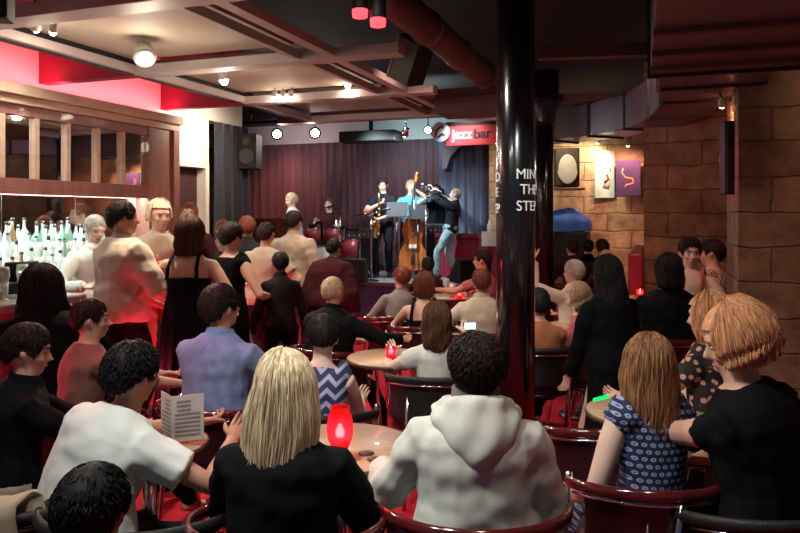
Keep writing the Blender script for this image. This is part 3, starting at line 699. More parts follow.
# ------------------------------------------------------------------ duct, segment by segment
pl = [((1.15, 3.0), 2.62), ((1.77, 4.8), 2.62), ((2.05, 5.55), 2.6), ((2.32, 6.2), 2.6), ((2.56, 7.2), 2.6), ((2.60, 8.1), 2.6), ((2.37, 8.8), 2.6), ((2.02, 9.3), 2.6), ((1.7, 9.6), 2.6)]
dt = thing('air_duct', 'plum painted rectangular air duct curving along the ceiling', 'air duct', (1.15, 3.0, 0))
pts = [V((p[0][0]-1.15, p[0][1]-3.0, 0)) for p in pl]
for i in range(len(pts)-1):
    a, b = pts[i], pts[i+1]; d = (b-a).normalized(); n = V((d.y, -d.x, 0)); wd = 1.0 if i == 0 else .75 if i < 3 else .55
    nn = [V((d.y, -d.x, 0))]*2
    for j, k in ((0, i), (1, i+1)):
        d0 = (pts[min(k+1, len(pts)-1)]-pts[max(k-1, 0)]).normalized(); nn[j] = V((d0.y, -d0.x, 0))
    zt = 3.0; zb = 2.60 if i else 2.56
    if i == 0: a = a-nn[0]*.05; b = b-nn[1]*.05
    vs = [a, b, b+nn[1]*wd, a+nn[0]*wd]; f = [q+V((0, 0, zb)) for q in vs]+[q+V((0, 0, zt if i else 3.3)) for q in vs]
    s_ = obj('duct_section', (f, [[0, 1, 2, 3], [4, 7, 6, 5], [0, 4, 5, 1], [1, 5, 6, 2], [2, 6, 7, 3], [3, 7, 4, 0]]), K['duct'], dt, False, .006)
    fl = [b-nn[1]*.02-d*.02, b-nn[1]*.02+d*.02, b+nn[1]*(wd+.02)+d*.02, b+nn[1]*(wd+.02)-d*.02]
    f = [q+V((0, 0, zb-.02)) for q in fl]+[q+V((0, 0, (zt if i else 3.3)+.02)) for q in fl]
    obj('flange', (f, [[0, 1, 2, 3], [4, 7, 6, 5], [0, 4, 5, 1], [1, 5, 6, 2], [2, 6, 7, 3], [3, 7, 4, 0]]), K['black'], s_, False)
    if i == 0:
        for t in (.35, .62, .85):
            c = a.lerp(b, t); obj('rib', join([[q+V((0, 0, z)) for z in (zb-.03, zb+.005) for q in (c-d*.03, c+d*.03, c+d*.03+n*wd, c-d*.03+n*wd)], [[0, 1, 2, 3], [4, 7, 6, 5], [0, 4, 5, 1], [1, 5, 6, 2], [2, 6, 7, 3], [3, 7, 4, 0]]]), K['brownbeam'], s_, False)

# ------------------------------------------------------------------ back bar
bb = thing('back_bar_cabinet', 'tall red brown wooden cabinet with mirrored panes over the bottles', 'cabinet', R(-5.2, 0), -RA)
V0, V1 = 2.0, 6.52          # along the wall
u1 = .16
MU = .125
obj('cornice', join(box(0, u1+.10, V0, V1, 2.60, 2.69), box(0, u1+.05, V0, V1, 2.53, 2.60)), K['cornice'], bb, False, .006)
obj('top_rail', box(0, u1, V0, V1-.02, 2.44, 2.53), K['redwood'], bb, False, .004)
obj('bottom_rail', join(box(0, u1, V0, V1-.02, 1.82, 1.91), box(.13, u1, V0, V1-.02, 1.775, 1.82)), K['redwood'], bb, False, .004)
# pane centres from the photograph's uprights
def vpx(px): x = (px-400)/F; Y = -5.05/(x*.9397-.342); return (x*Y)*.342+Y*.9397
ups = [vpx(p) for p in (2, 36.5, 68, 98, 123)]+[vpx(148)]
ups = [ups[0]-1.15, ups[0]-.55]+ups
prev = None
for i, v in enumerate(ups):
    w = .05
    if i < len(ups)-1: obj('upright', box(MU-.02, u1, v-w/2, v+w/2, 1.91, 2.44), K['cornice'], bb, False, .004)
    if i < len(ups)-1:
        obj('mirror_pane', box(MU-.01, MU, v+w/2, ups[i+1]-w/2, 1.91, 2.44), K['mirror'], bb, False)
obj('end_panel', box(0, u1+.02, vpx(147), V1-.02, .9, 2.53), K['redwood'], bb, False, .004)
obj('end_post', box(0, u1+.06, V1-.12, V1-.02, 0, 2.53), K['redwood'], bb, False, .004)
obj('shelf_light', box(.03, .09, V0, vpx(147)-.1, 1.80, 1.82), emis('cool_shelf_strip', (.70, .97, .98), 9), bb, False)
# mirror splashback with joints, and bottle shelves
lb = thing('back_bar_shelves', 'stepped bottle shelves with a mirror behind along the bar wall', 'shelf', R(-5.2, 0), -RA)
for i in range(5): obj('back_mirror', box(.01, .02, V0+.8*i+.004, V0+.8*(i+1)-.004, 1.0, 1.79), K['mirror'], lb, False)
obj('base_cabinet', box(0, .62, V0, vpx(147)-.02, 0, .92), K['black'], lb, False, .01)
STEPS = ((.46, 1.00), (.30, 1.12), (.15, 1.24))
for u_, z_ in STEPS: obj('shelf', box(0.02, u_+.10, V0, vpx(147)-.04, z_-.10, z_), K['white_trim'], lb, False, .004)
def bottle(h=.3, r=.038, kind=0):
    if kind == 0: pr = [(r*.9, 0), (r, .01), (r, h*.6), (r*.8, h*.68), (r*.36, h*.76), (r*.32, h*.93), (r*.4, h*.94), (r*.4, h*.96)]
    elif kind == 1: pr = [(r*.9, 0), (r, .01), (r, h*.5), (r*.72, h*.64), (r*.34, h*.78), (r*.30, h*.95)]
    else: pr = [(r*1.1, 0), (r*1.25, .01), (r*1.25, h*.48), (r*1.1, h*.6), (r*.4, h*.68), (r*.36, h*.9)]
    return pr, h
def bottle_thing(loc, kind, m, label, h):
    pr, h = bottle(h, .036, kind)
    t = thing('bottle', label, 'bottle', loc, 0, 'bottles on the back bar shelves')
    obj('glass', lathe(pr, 14), m, t)
    obj('label', lathe([(pr[2][0]+.001, h*.18), (pr[2][0]+.001, h*.42)], 14), K['labelw'], t)
    obj('cap', lathe([(.014, pr[-1][1]-.002), (.014, h*1.02)], 10), K['capd'], t)
    return t
adj = ['clear', 'green tinted', 'amber']; shp = ['straight sided', 'round shouldered', 'squat']
rnd = random.Random(4); protos = {}
vmin, vmax = 3.75, vpx(104)
for ri, (u_, z_) in enumerate(STEPS):
    nb = 17
    for k in range(nb):
        v = vmin+(vmax-vmin)*(k+.5)/nb+rnd.uniform(-.03, .03); kind = rnd.choice((0, 0, 1, 2)); g_ = rnd.choice((0, 0, 0, 0, 1, 2)); h = rnd.choice((.27, .30, .33))
        lab = '%s %s %s bottle on the %s shelf, %s from left' % ({.27: 'short', .30: 'mid height', .33: 'tall'}[h], shp[kind], adj[g_], ('front', 'middle', 'rear')[ri], ('first second third fourth fifth sixth seventh eighth ninth tenth eleventh twelfth thirteenth fourteenth fifteenth sixteenth seventeenth'.split())[k])
        key = (kind, g_, h); loc = R(-5.2+u_-.0+.03, v, z_)
        if key in protos: dup(protos[key], loc, rnd.uniform(0, 6), lab)
        else: protos[key] = bottle_thing(loc, kind, (K['glass_w'], K['glass_g'], K['glass_b'])[g_], lab, h)
# front bar
bf = thing('bar_counter', 'bar counter with a grey top and red glowing front at the left', 'bar counter', R(-3.4, 0), -RA)
obj('counter_top', box(-.62, .06, .9, 3.45, 1.06, 1.11), K['bar_top'], bf, False, .012)
obj('counter_front', join(box(-.5, -.02, .95, 3.40, 0, 1.06), *[box(-.02, .0, .97+.42*i, .97+.42*i+.36, .12, .98) for i in range(6)]), K['bar_front'], bf, False, .006)
obj('foot_rail', tube([(.14, .95, .2), (.14, 3.40, .2)], .022, 12), K['chrome'], bf)
# things on the bar top
def glassware(kind):
    if kind == 'wine': return lathe([(.032, 0), (.030, .004), (.005, .012), (.004, .085), (.022, .10), (.036, .13), (.034, .17), (.030, .19), (.028, .19), (.032, .15), (.02, .105), (.002, .095)], 16)
    if kind == 'tumbler': return lathe([(.030, 0), (.036, .11), (.033, .11), (.028, .012), (.001, .012)], 16)
    return lathe([(.026, 0), (.040, .15), (.037, .15), (.024, .012), (.001, .012)], 16)
t = thing('ice_bucket', 'pale square bar caddy near the left end of the bar top', 'bar caddy', R(-3.75, 2.62, 1.11), -RA)
obj('body', box(-.07, .07, -.09, .09, 0, .13), K['pa_white'], t, False, .008); obj('lid', box(-.075, .075, -.095, .095, .13, .155), K['labelw'], t, False, .006); obj('knob', ell((0, 0, .17), (.014, .014, .014)), K['chrome'], t)
t = thing('beer_tap', 'dark beer tap standing on the bar beside the pale caddy', 'beer tap', R(-3.82, 3.02, 1.11), -RA)
obj('tap_column', lathe([(.05, 0), (.05, .015), (.028, .03), (.026, .20), (.034, .22), (.0, .25)], 20), K['steel'], t); obj('spout', tube([(0, 0, .18), (.07, 0, .19), (.10, 0, .15)], .011, 8), K['chrome'], t); obj('tap_handle', tube([(0, 0, .22), (.02, 0, .34)], [.010, .016], 8, round_ends=True), K['black'], t)
t = thing('cash_till', 'dark cash till behind the glasses near the end of the bar', 'till', R(-3.80, 3.36, 1.11), -RA+1.2)
obj('base', box(-.13, .13, -.12, .12, 0, .07), K['pa_black'], t, False, .008); obj('screen', rot(box(-.10, .10, -.012, .012, .07, .20), 'X', 18, (0, 0, .07)), K['pa_black'], t, False, .006)
t = thing('bottle', 'brown beer bottle standing alone on the bar top left of the till', 'bottle', R(-3.55, 2.98, 1.11)); pr, h = bottle(.24, .03, 0); obj('glass', lathe(pr, 14), K['glass_b'], t); obj('label', lathe([(.031, .05), (.031, .1)], 14), K['labelw'], t)
for k in range(9):
    kd = ('wine', 'tumbler', 'pint')[k % 3]; o = obj({'wine': 'wine_glass', 'tumbler': 'tumbler', 'pint': 'pint_glass'}[kd], glassware(kd), K['glass_w'], None, loc=R(-3.62+.09*(k % 2), 2.80+.07*k, 1.11))
    tag(o, '%s glass on the bar top, %s of the glasses from the left' % ({'wine': 'stemmed wine', 'tumbler': 'short tumbler', 'pint': 'tall straight'}[kd], ('first second third fourth fifth sixth seventh eighth ninth'.split())[k]), 'glass', 'glasses on the bar top')

# ------------------------------------------------------------------ ceiling lamps
def light(name, kind, loc, energy, col, rotm=None, size=.1, spot=None, blend=.5, sx=None, sy=None):
    l = bpy.data.lights.new(name, kind); l.energy = energy; l.color = col
    if kind == 'AREA':
        l.shape = 'RECTANGLE'; l.size = sx or size; l.size_y = sy or size
    else: l.shadow_soft_size = size
    if kind == 'SPOT': l.spot_size = rad(spot or 60); l.spot_blend = blend
    o = bpy.data.objects.new(name, l); COL.objects.link(o); o.location = loc
    if rotm is not None:
        o.rotation_euler = (V(rotm)-V(loc)).to_track_quat('-Z', 'Y').to_euler()
    return o
def spotlamp(px, py, Y, label, aim, mat='bulb', r=.05, stem=.18, group=None, energy=30, col=(1, .85, .65), canmat='pa_white', pl=True, group_=None):
    z = zat(py, Y); loc = at(px, Y, z); t = thing('spotlight', label, 'spotlight', loc, 0, group)
    d = (V(aim)-loc).normalized()
    obj('housing', tube([-d*r*2.0, -d*r*1.8, -d*r*.2, V((0, 0, 0))-d*.0], [r*.5, r*.8, r*1.0, r*1.08], 16), K[canmat], t)
    obj('bulb', ell(d*r*.12, (r*.72,)*3), K[mat], t)
    obj('stem', tube([-d*r*1.2, -d*r*1.2+V((0, 0, stem))], .008, 8), K['chrome'], t)
    if pl:
        light('spot_beam', 'SPOT', loc+d*(r*1.2), energy, col, loc+d*3, r, 130, .9)
        if group == G: light('bulb_glow', 'POINT', loc+d*(r*1.4)+V((0, 0, -r*1.6)), energy*.09, col, size=r)
    return t
G = 'ceiling spotlights over the bar side'
spotlamp(36, 29, 4.6, 'small lit spotlight at the top left, left of a pair', R(-5, 5, 1), r=.03, group=G, energy=12)
spotlamp(53, 32, 4.62, 'small lit spotlight at the top left, right of a pair', R(-4.5, 4, 1), r=.03, group=G, energy=12)
spotlamp(145, 58, 5.1, 'brightest lit spotlight, over the bar customers', at(200, 3.4, .8), r=.075, group=G, energy=90)
spotlamp(224, 80, 6.0, 'bright lit spotlight between the second and third beams', at(260, 6.2, .8), r=.05, group=G, energy=70)
for p, n_ in ((275, 'leftmost'), (283, 'middle'), (291, 'rightmost')): spotlamp(p, 95.5, 7.2, n_+' of three small spotlights hung close together', at(p, 8.5, .8), r=.03, group=G, energy=14, stem=.2)
spotlamp(348, 86, 7.0, 'single lit spotlight on the dark side of the ceiling grid', at(360, 6.5, 0), r=.035, group=G, energy=35)
spotlamp(277, 134, 10.6, 'cool white stage light at the left, above the pianist', at(290, 4, 1.0), mat='bulb_cool', r=.085, group='stage lights', energy=30, col=(1, .78, .72), canmat='steel')
spotlamp(315, 133, 10.5, 'cool white stage light above the drummer', at(325, 4, 1.0), mat='bulb_cool', r=.085, group='stage lights', energy=30, col=(1, .8, .75), canmat='steel')
spotlamp(428, 130, 10.4, 'cool white stage light above the bass player', at(424, 4, 1.2), mat='bulb_cool', r=.06, group='stage lights', energy=30, col=(.62, .93, 1), canmat='steel')
spotlamp(405, 134, 10.6, 'pale stage light left of the one above the bass player', R(-4.6, 11.4, 1.4), mat='bulb_warm', r=.06, group='stage lights', energy=90, col=(.8, .9, 1), canmat='silver')
for p, y, l_ in ((360, 10, 'left'), (378, 19, 'right')):
    z = zat(y, 4.4); t = thing('can_light', l_+' one of two dark can lights with glowing red ends', 'can light', at(p, 4.4, z), 0, 'red can lights')
    obj('can', lathe([(.050, .0), (.052, .01), (.052, .17), (.03, .19)], 24), K['pa_black'], t); obj('gel', lathe([(.047, -.045), (.050, -.005), (.050, .004)], 24), K['bulb_red'], t)
    obj('stem', tube([(0, 0, .18), (0, 0, 3.35-z)], .008, 8), K['steel'], t)
# rod and clamps carrying the stage lights
a = at(232, 11.3, 3.08); c = at(440, 10.3, 3.08)
o = obj('lighting_bar', join(tube([V((0, 0, 0)), c-a], .025, 10), *[tube([(c-a)*k, (c-a)*k+V((0, 0, .26))], .012, 6) for k in (.1, .5, .9)]), K['chrome'], None, loc=a); tag(o, 'long metal bar carrying the stage lights', 'lighting bar')
o = obj('projector', join(cbox((0, 0, 0), .95, .4, .17), cbox((0, 0, .26), .06, .06, .44)), K['pa_black'], None, False, .015, loc=at(371, 11.2, zat(137, 11.2)), rotz=-RA); tag(o, 'flat black projector case hung above the stage', 'projector')

def speaker(name, label, loc, rz, w, h, d, m='pa_black', g='pa_grille', tilt=0, roll=0, cone=True):
    t = thing(name, label, 'speaker', loc, rz); mm = M.Rotation(rad(roll), 4, 'Y') @ M.Rotation(rad(tilt), 4, 'X')
    obj('cabinet', xf(box(-w/2, w/2, -d/2, d/2, -h/2, h/2), mm), K[m], t, False, .012)
    if cone:
        obj('woofer', xf(tube([(0, -d/2-.004, -h*.15), (0, -d/2-.02, -h*.15)], w*.40, 28), mm), K[g], t, False, .004); obj('tweeter', xf(tube([(0, -d/2-.003, h*.28), (0, -d/2-.015, h*.28)], w*.2, 20), mm), K[g], t, False)
    else: obj('grille', xf(box(-w/2+.015, w/2-.015, -d/2-.01, -d/2, -h/2+.015, h/2-.015), mm), K[g], t, False, .004)
    return t
speaker('loudspeaker', 'brown fronted loudspeaker hung beside the dark curtain', at(250, 9.2, zat(152, 9.2)), -.15, .25, .46, .24, g='pa_grille')
sp = speaker('loudspeaker', 'dark tilted loudspeaker under the ceiling above the stage', at(412, 5.6, zat(60, 5.6)), -.5, .22, .36, .22, roll=28, tilt=14, cone=False)
obj('bracket', tube([(0, 0, .1), (0, .0, 3.35-zat(60, 5.6))], .014, 8), K['steel'], sp)
obj('silver_edge', xf(box(-.115, -.105, -.122, .11, -.18, .18), M.Rotation(rad(28), 4, 'Y') @ M.Rotation(rad(14), 4, 'X')), K['beam'], sp, False)
sp = speaker('loudspeaker', 'pale grey loudspeaker on a wall bracket right of the columns', at(566, 10.6, zat(168, 10.6)), -.1, .36, .58, .3, m='pa_black', g='pa_grille', cone=False)
obj('speaker_front', slab([(.15*math.cos(a)*(1.0 if math.sin(a) < 0 else .9), -.03+.22*math.sin(a)) for a in [2*PI*k/28 for k in range(28)]], -.20, -.16), K['pa_white'], sp, False, .01)
obj('bracket', box(-.25, .25, -.2, .3, -.34, -.31), K['steel'], sp, False)
sp = speaker('loudspeaker', 'narrow black wall loudspeaker on the near stone pillar', at(729, 5.75, zat(158, 5.75)), 0, .115, .60, .11, g='pa_black', cone=False)
obj('bracket', box(-.03, .10, .05, .12, -.03, .03), K['steel'], sp, False)
o = obj('equipment_case', join(box(-.32, .32, -.3, .3, 0, .62)), K['pa_black'], None, False, .02, loc=at(567, 10.75, .72), rotz=-RA); tag(o, 'tall black equipment case under the blue cover', 'case')
o = obj('case_stand', join(*[box(a, a+.05, b, b+.05, 0, .72) for a in (-.3, .25) for b in (-.28, .23)], box(-.32, .32, -.3, .3, .67, .72)), K['steel'], None, False, loc=at(567, 10.75, 0), rotz=-RA); tag(o, 'black metal stand beneath the equipment case', 'stand')
def cover():
    rows = []
    for i in range(13):
        t = i/12; row = []
        for k in range(32):
            a = 2*PI*k/32; r = .36*math.sin(min(t*1.25, 1)*PI/2)+.03*t*math.sin(a*5); z = .34*(1-t**1.6)+.05*noise.noise(V((math.cos(a)*2, math.sin(a)*2, t*3)))
            row.append(V((r*math.cos(a)*1.05, r*math.sin(a)*.85, z)))
        rows.append(row)
    return grid(rows, True)
o = obj('cloth_cover', cover(), pm('royal_blue_cloth', (.06, .22, .85), (.03, .12, .6), 5, .6), None, loc=at(567, 10.75, 1.35)); tag(o, 'crumpled blue cloth cover on top of the black case', 'cover')
# pictures
def picture(label, px, py0, py1, w, Y, kind):
    z0, z1 = zat(py1, Y), zat(py0, Y); loc = at(px, Y, z0); t = thing('picture', label, 'picture', loc, -RA*.9)
    h = z1-z0
    if kind == 0: base = pm('pale_teal_canvas', (.45, .72, .68), (.62, .80, .74), 4, .7)
    else: base = pm('violet_canvas', (.045, .035, .13), (.09, .05, .17), 4, .7)
    obj('canvas', box(-w/2, w/2, 0, .05, 0, h), base, t, False, .004)
    if kind == 0:
        obj('painted_figure', tube([(0.02, -.004, h*.2), (.05, -.004, h*.35), (-.02, -.004, h*.5), (.05, -.004, h*.62), (.0, -.004, h*.75)], [(.05, .003), (.04, .003), (.07, .003), (.05, .003), (.02, .003)], 8, side=(1, 0, 0)), K['labelw'], t)
        obj('painted_mark', tube([(.0, -.009, h*.32), (.06, -.009, h*.40), (.03, -.009, h*.5)], [(.02, .002)]*3, 8, side=(1, 0, 0)), K['crimson'], t)
    else:
        obj('painted_figure', tube([(-.07, -.004, h*.78), (-.09, -.004, h*.65), (-.04, -.004, h*.52), (.07, -.004, h*.48), (.08, -.004, h*.36), (-.03, -.004, h*.30), (-.05, -.004, h*.22)], [(.012, .003)]*7, 8, side=(1, 0, 0)), pm('orange_paint', (.9, .45, .15), (.9, .35, .1), 6, .6), t)
picture('tall pale teal canvas on the stone wall', 604.5, 151, 198, .30, 11.0, 0)
picture('square violet canvas with an orange squiggle on the stone wall', 628, 160, 196, .36, 10.7, 1)
def walllamp(px, py, Y, label, aim, e, col):
    loc = at(px, Y, zat(py, Y)); t = thing('wall_lamp', label, 'wall lamp', loc)
    d = (V(aim)-loc).normalized()
    obj('housing', tube([-d*.08, V((0, 0, 0))], [.02, .032], 14), K['white_trim'], t); obj('bulb', ell(d*.01, (.024,)*3), K['bulb_warm'], t); obj('arm', tube([-d*.06, -d*.06+V((.02, .1, .10)), V((.0, .28, .12))], .008, 8), K['steel'], t)
    light('lamp_beam', 'SPOT', loc+d*.05, e, col, loc+d*2, .03, 120, .8)
walllamp(628, 145, 10.35, 'small warm picture lamp above the violet canvas', at(620, 11.1, 1.7), 45, (1, .42, .30))
walllamp(598, 142, 10.7, 'small picture lamp above the pale teal canvas', at(575, 11.6, 1.9), 32, (1, .80, .5))
walllamp(722, 105, 5.75, 'warm lamp above the narrow loudspeaker on the pillar', at(722, 6.6, 1.9), 22, (1, .3, .18))

sp = speaker('loudspeaker', 'black loudspeaker corner at the top left edge of the ceiling', at(-4, 3.0, zat(2, 3.0)), .2, .12, .16, .12, cone=False)
obj('bracket', tube([(0, 0, .05), (0, 0, 3.35-zat(2, 3.0))], .012, 8), K['steel'], sp)

# ------------------------------------------------------------------ chairs and tables
def make_chair(label, loc, rz, group, wood='burgwood', lea='burgleather'):
    t = thing('tub_chair', label, 'chair', loc, rz, group)
    r = .285
    arc = lambda a, rr, z: V((rr*math.sin(a)*1.02, -rr*math.cos(a)+.0, z))
    pts, rd = [], []
    for i in range(29):
        f = i/28*2-1; a = f*rad(118); z = .71-.065*abs(f)**2.2
        pts.append(arc(a, r, z)); rd.append((.020, .015) if abs(f) < .85 else (.020, .014))
    obj('top_rail', tube(pts, rd, 12, side=(0, 0, 1), round_ends=True), K[wood], t)
    obj('rail_trim', tube([p-V((0, 0, .030)) for p in pts[2:-2]], .006, 8), K['chrome'], t)
    rows = []
    for j in range(9):
        z = .46+j*.029; row = []
        for i in range(25):
            f = i/24*2-1; a = f*rad(88); row.append(arc(a, r-.015-.01*math.sin(j/8*PI)+.002*math.cos(f*20), z-.04*abs(f)**2.2*(j/8)))
        rows.append(row)
    obj('backrest', thick_rows(rows, (0, .022, 0), 1), K[lea], t)
    obj('seat', lathe([(0.0, .40), (.20, .40), (.245, .415), (.255, .44), (.245, .468), (.19, .483), (0, .487)], 32), K[lea], t)
    for sx, sy in ((-1, 1), (1, 1), (-1, -1), (1, -1)):
        top = V((.235*sx, .12*sy+(.03 if sy > 0 else -.05), .66 if sy > 0 else .72)) if sy > 0 else arc(sx*rad(42), r-.045, .69)
        bot = V((.24*sx, .23, 0)) if sy > 0 else V((.19*sx, -.24, 0))
        if sy > 0: top = arc(sx*rad(108), r, .69)
        obj('leg', tube([bot, bot.lerp(top, .5), top], .012, 10), K['chrome'], t)
    obj('seat_ring', tube([V((.235*math.sin(a), .235*math.cos(a), .405)) for a in [2*PI*k/24 for k in range(25)]], .010, 8), K['steel'], t)
    return t
CH0 = []
DIM0 = []
def chair(px, Y, turn, label, group='burgundy tub chairs'):
    loc = at(px, Y)
    if not CH0: CH0.append(make_chair(label, loc, rad(turn), group)); return CH0[0]
    return dup(CH0[0], loc, rad(turn), label, group)
def table(px, Y, r, label, h=.72, pole='chrome'):
    t = thing('round_table', label, 'table', at(px, Y), .3, 'small round pub tables')
    obj('tabletop', lathe([(0, h-.028), (r-.01, h-.028), (r, h-.020), (r, h-.006), (r-.008, h), (0, h)], 48), K['tabletop'], t)
    obj('edge_band', lathe([(r-.004, h-.026), (r+.004, h-.024), (r+.004, h-.008), (r-.002, h-.004)], 48), K['tabledge'], t)
    obj('pole', lathe([(.028, .03), (.028, h-.03)], 20), K[pole], t)
    obj('base', lathe([(.19, 0), (.19, .012), (.12, .03), (.03, .05), (0, .05)], 32), K['steel'], t)
    return t
t1 = table(341, 2.68, .29, 'pale wood round table with a tall red candle jar, behind the blond woman in black')
for (x, y, a, b) in ((.10, -.03, .020, .012), (.07, .02, .008, .009), (.125, -.012, .010, .008)):
    pass
o = obj('coaster', lathe([(0, 0), (.03, 0), (.03, .003), (0, .003)], 20), K['tabledge'], None, loc=at(366, 2.58, .7205)); tag(o, 'small dark round coaster on the front table right of the candle jar', 'coaster')
o = obj('crumpled_wrapper', fuse([ell((0, 0, .008), (.022, .014, .009), 8, 6), ell((.014, .008, .006), (.012, .010, .007), 8, 6)], .003, 0, lambda p, n: .003*noise.noise(p*120)), K['tabledge'], None, loc=at(373, 2.50, .721)); tag(o, 'dark crumpled scrap on the front table beside the coaster', 'scrap')
t2 = table(392, 4.35, .28, 'pale wood round table with a short red candle glass, beside the woman in white')
t3 = table(150, 2.72, .22, 'small pale table under the forearm of the man in the white shirt')
t4 = table(452, 7.6, .30, 'far round table with glasses in front of the stage')
t5 = table(650, 3.15, .28, 'round table hidden among the women on the right')
t6 = table(583, 5.6, .28, 'dark table behind the right of the column')
jarred = None
def jar_mat():
    m, nt, b = nodes('red_candle_glass')
    out = nt.nodes['Material Output']; tr = nt.nodes.new('ShaderNodeBsdfTransparent'); tr.inputs[0].default_value = (1, .20, .25, 1)
    tl = nt.nodes.new('ShaderNodeBsdfTranslucent'); tl.inputs[0].default_value = (.9, .06, .10, 1); gl = nt.nodes.new('ShaderNodeBsdfGlossy'); gl.inputs['Roughness'].default_value = .12
    m1 = nt.nodes.new('ShaderNodeMixShader'); m1.inputs[0].default_value = .5; L(nt, tr.outputs[0], m1.inputs[1]); L(nt, tl.outputs[0], m1.inputs[2])
    fr = nt.nodes.new('ShaderNodeLayerWeight'); fr.inputs[0].default_value = .25
    m2 = nt.nodes.new('ShaderNodeMixShader'); L(nt, math_(nt, 'MULTIPLY', fr.outputs['Fresnel'], .5), m2.inputs[0]); L(nt, m1.outputs[0], m2.inputs[1]); L(nt, gl.outputs[0], m2.inputs[2]); L(nt, m2.outputs[0], out.inputs[0])
    return m
K['redglass'] = jar_mat()
def candle(px, Y, z, sc, label, tall=True, e=4):
    t = thing('candle_jar', label, 'candle jar', at(px, Y, z), 0)
    pr = [(.030, 0), (.034, .006), (.024, .030), (.032, .045), (.047, .075), (.050, .105), (.044, .140), (.034, .160), (.036, .172), (.033, .172), (.031, .160), (.041, .138), (.046, .105), (.043, .077), (.028, .050), (.001, .045)] if tall else [(.030, 0), (.036, .01), (.040, .05), (.042, .085), (.039, .085), (.037, .05), (.032, .012), (.001, .010)]
    obj('glass_jar', lathe([(a*sc*.84, b*sc) for a, b in pr], 28), K['redglass'], t)
    zc = (.047 if tall else .012)*sc
    obj('candle', lathe([(.018*sc, zc), (.018*sc, zc+.03*sc), (0, zc+.03*sc)], 16), K['labelw'], t)
    obj('flame', tube([(0, 0, zc+.032*sc), (0, 0, zc+.045*sc), (0, 0, zc+.065*sc)], [.010*sc, .015*sc, .006*sc], 10, round_ends=True), emis('candle_flame', (1, .66, .48), 60), t)
    light('candle_light', 'POINT', at(px, Y, z+zc+.05*sc), e, (1, .16, .12), size=.03*sc)
candle(340, 2.50, .72, 1.15, 'tall red glass candle jar glowing on the front table', e=.12)
candle(391, 4.25, .72, .95, 'short red candle glass on the table beside the woman in white', False, .12)
candle(459, 7.3, .72, 1.0, 'small red candle glass on the far table before the stage', False, .5)
table(641, 7.55, .2, 'small table with a red candle by the red bench')
candle(640, 7.5, .72, 1.0, 'small red candle on the table by the red bench', False, .12)
for i, (px, Y, k) in enumerate(((452, 7.45, 'pint'), (466, 7.5, 'pint'), (446, 7.6, 'wine'))):
    o = obj({'pint': 'pint_glass', 'wine': 'wine_glass'}[k], glassware(k), K['glass_w'], None, loc=at(px, Y, .72)); tag(o, ('clear pint glass left of the candle on the far table', 'clear pint glass right of the candle on the far table', 'stemmed glass at the left edge of the far table')[i], 'glass')
for i, (px, Y, k) in enumerate(((137, 2.66, 'left'), (150, 2.68, 'right'))):
    t = thing('votive_cup', 'small cream cup, the '+k+' of two on the little table under the white sleeve', 'cup', at(px, Y, .72))
    obj('cup', lathe([(.026, 0), (.020, .035), (.017, .035), (.022, .004), (0, .004)], 18), K['white_trim'], t)

# ------------------------------------------------------------------ the people
P = person
# -- foreground
blonde = P('woman with long straight blond hair and a black top, seated in front', 285, 2.10, 1.190, turn=-6, fwd=10, w=1.14, fat=1.06, headdrop=-.025, head=(-4, 0, 3), top=('shirt', 'black', 'elbow'), low=('trousers', 'black'), sk='pale', vox=.009, hands=((-.20, .34, .66), (.20, .32, .66)), poles=((-.45, -.2, -1), (.45, -.2, -1)),
  hair=('long', 'blond', dict(length=.300, wend=.118, dend=.105, yoff=-.04, strands=2000, wmid=.130, blunt=.012, spread=120, thick=.020, part=-.012)), loose=.008)
hood = P('man with dark curly hair in a pale hooded sweatshirt, seated front centre', 475, 2.20, 1.225, turn=0, fwd=8, w=1.16, fat=1.10, head=(4, -3, 0), top=('hoodie', 'hoodie', 'long'), low=('trousers', 'navy'), sk='warm', vox=.009, hands=((-.30, .30, .68), (.22, .20, .56)), poles=((-.5, -.3, -1), (.45, -.3, -1)),
  hair=('short', 'dark', dict(curl=.014, thick=.026, tufts=1500)), loose=.014)
ring = P('woman with long golden brown hair in a sleeveless blue ring patterned dress', 646, 2.52, 1.175, turn=12, fwd=6, w=.95, fat=.95, head=(-12, 4, 2), top=('dress', 'rings', ''), low=('none', ''), sk='pale', vox=.009, hands=((-.22, .16, .55), (.20, .36, .66)), poles=((-.3, -.3, -.6), (.4, -.3, -.8)),
  hair=('long', 'goldbrown', dict(length=.285, wend=.098, dend=.09, yoff=-.06, strands=1200, wmid=.115, blunt=.05, wavy=.004, thick=.018)))
ging = P('person with short strawberry blond hair and black T-shirt at the right edge', 760, 2.28, 1.31, turn=38, fwd=14, side=-6, w=1.16, fat=1.12, head=(26, -18, -6), top=('shirt', 'black', 'cap'), low=('trousers', 'black'), sk='fair', vox=.009, hands=((.10, .50, .80), (.26, .40, .62)), poles=((-1, -.1, -1), (.7, -.5, -.6)),
  hair=('bob', 'ginger', dict(thick=.024, length=.085, wend=.10, dend=.10, strands=1300, wavy=.004, spread=128)), face=True)
wht = P('dark haired man in a loose white T-shirt leaning over a small table', 90, 2.36, 1.125, turn=-28, fwd=30, side=8, w=1.12, fat=1.12, head=(-6, -8, 0), top=('shirt', 'white', 'short'), low=('trousers', 'charcoal'), sk='tan', vox=.009, hands=((-.02, .52, .76), (.30, .36, .78)), poles=((-.7, -.4, -.8), (1, -.2, -.7)),
  hair=('short', 'black', dict(curl=.010, thick=.026, tufts=800)), loose=.016, seat=.43)
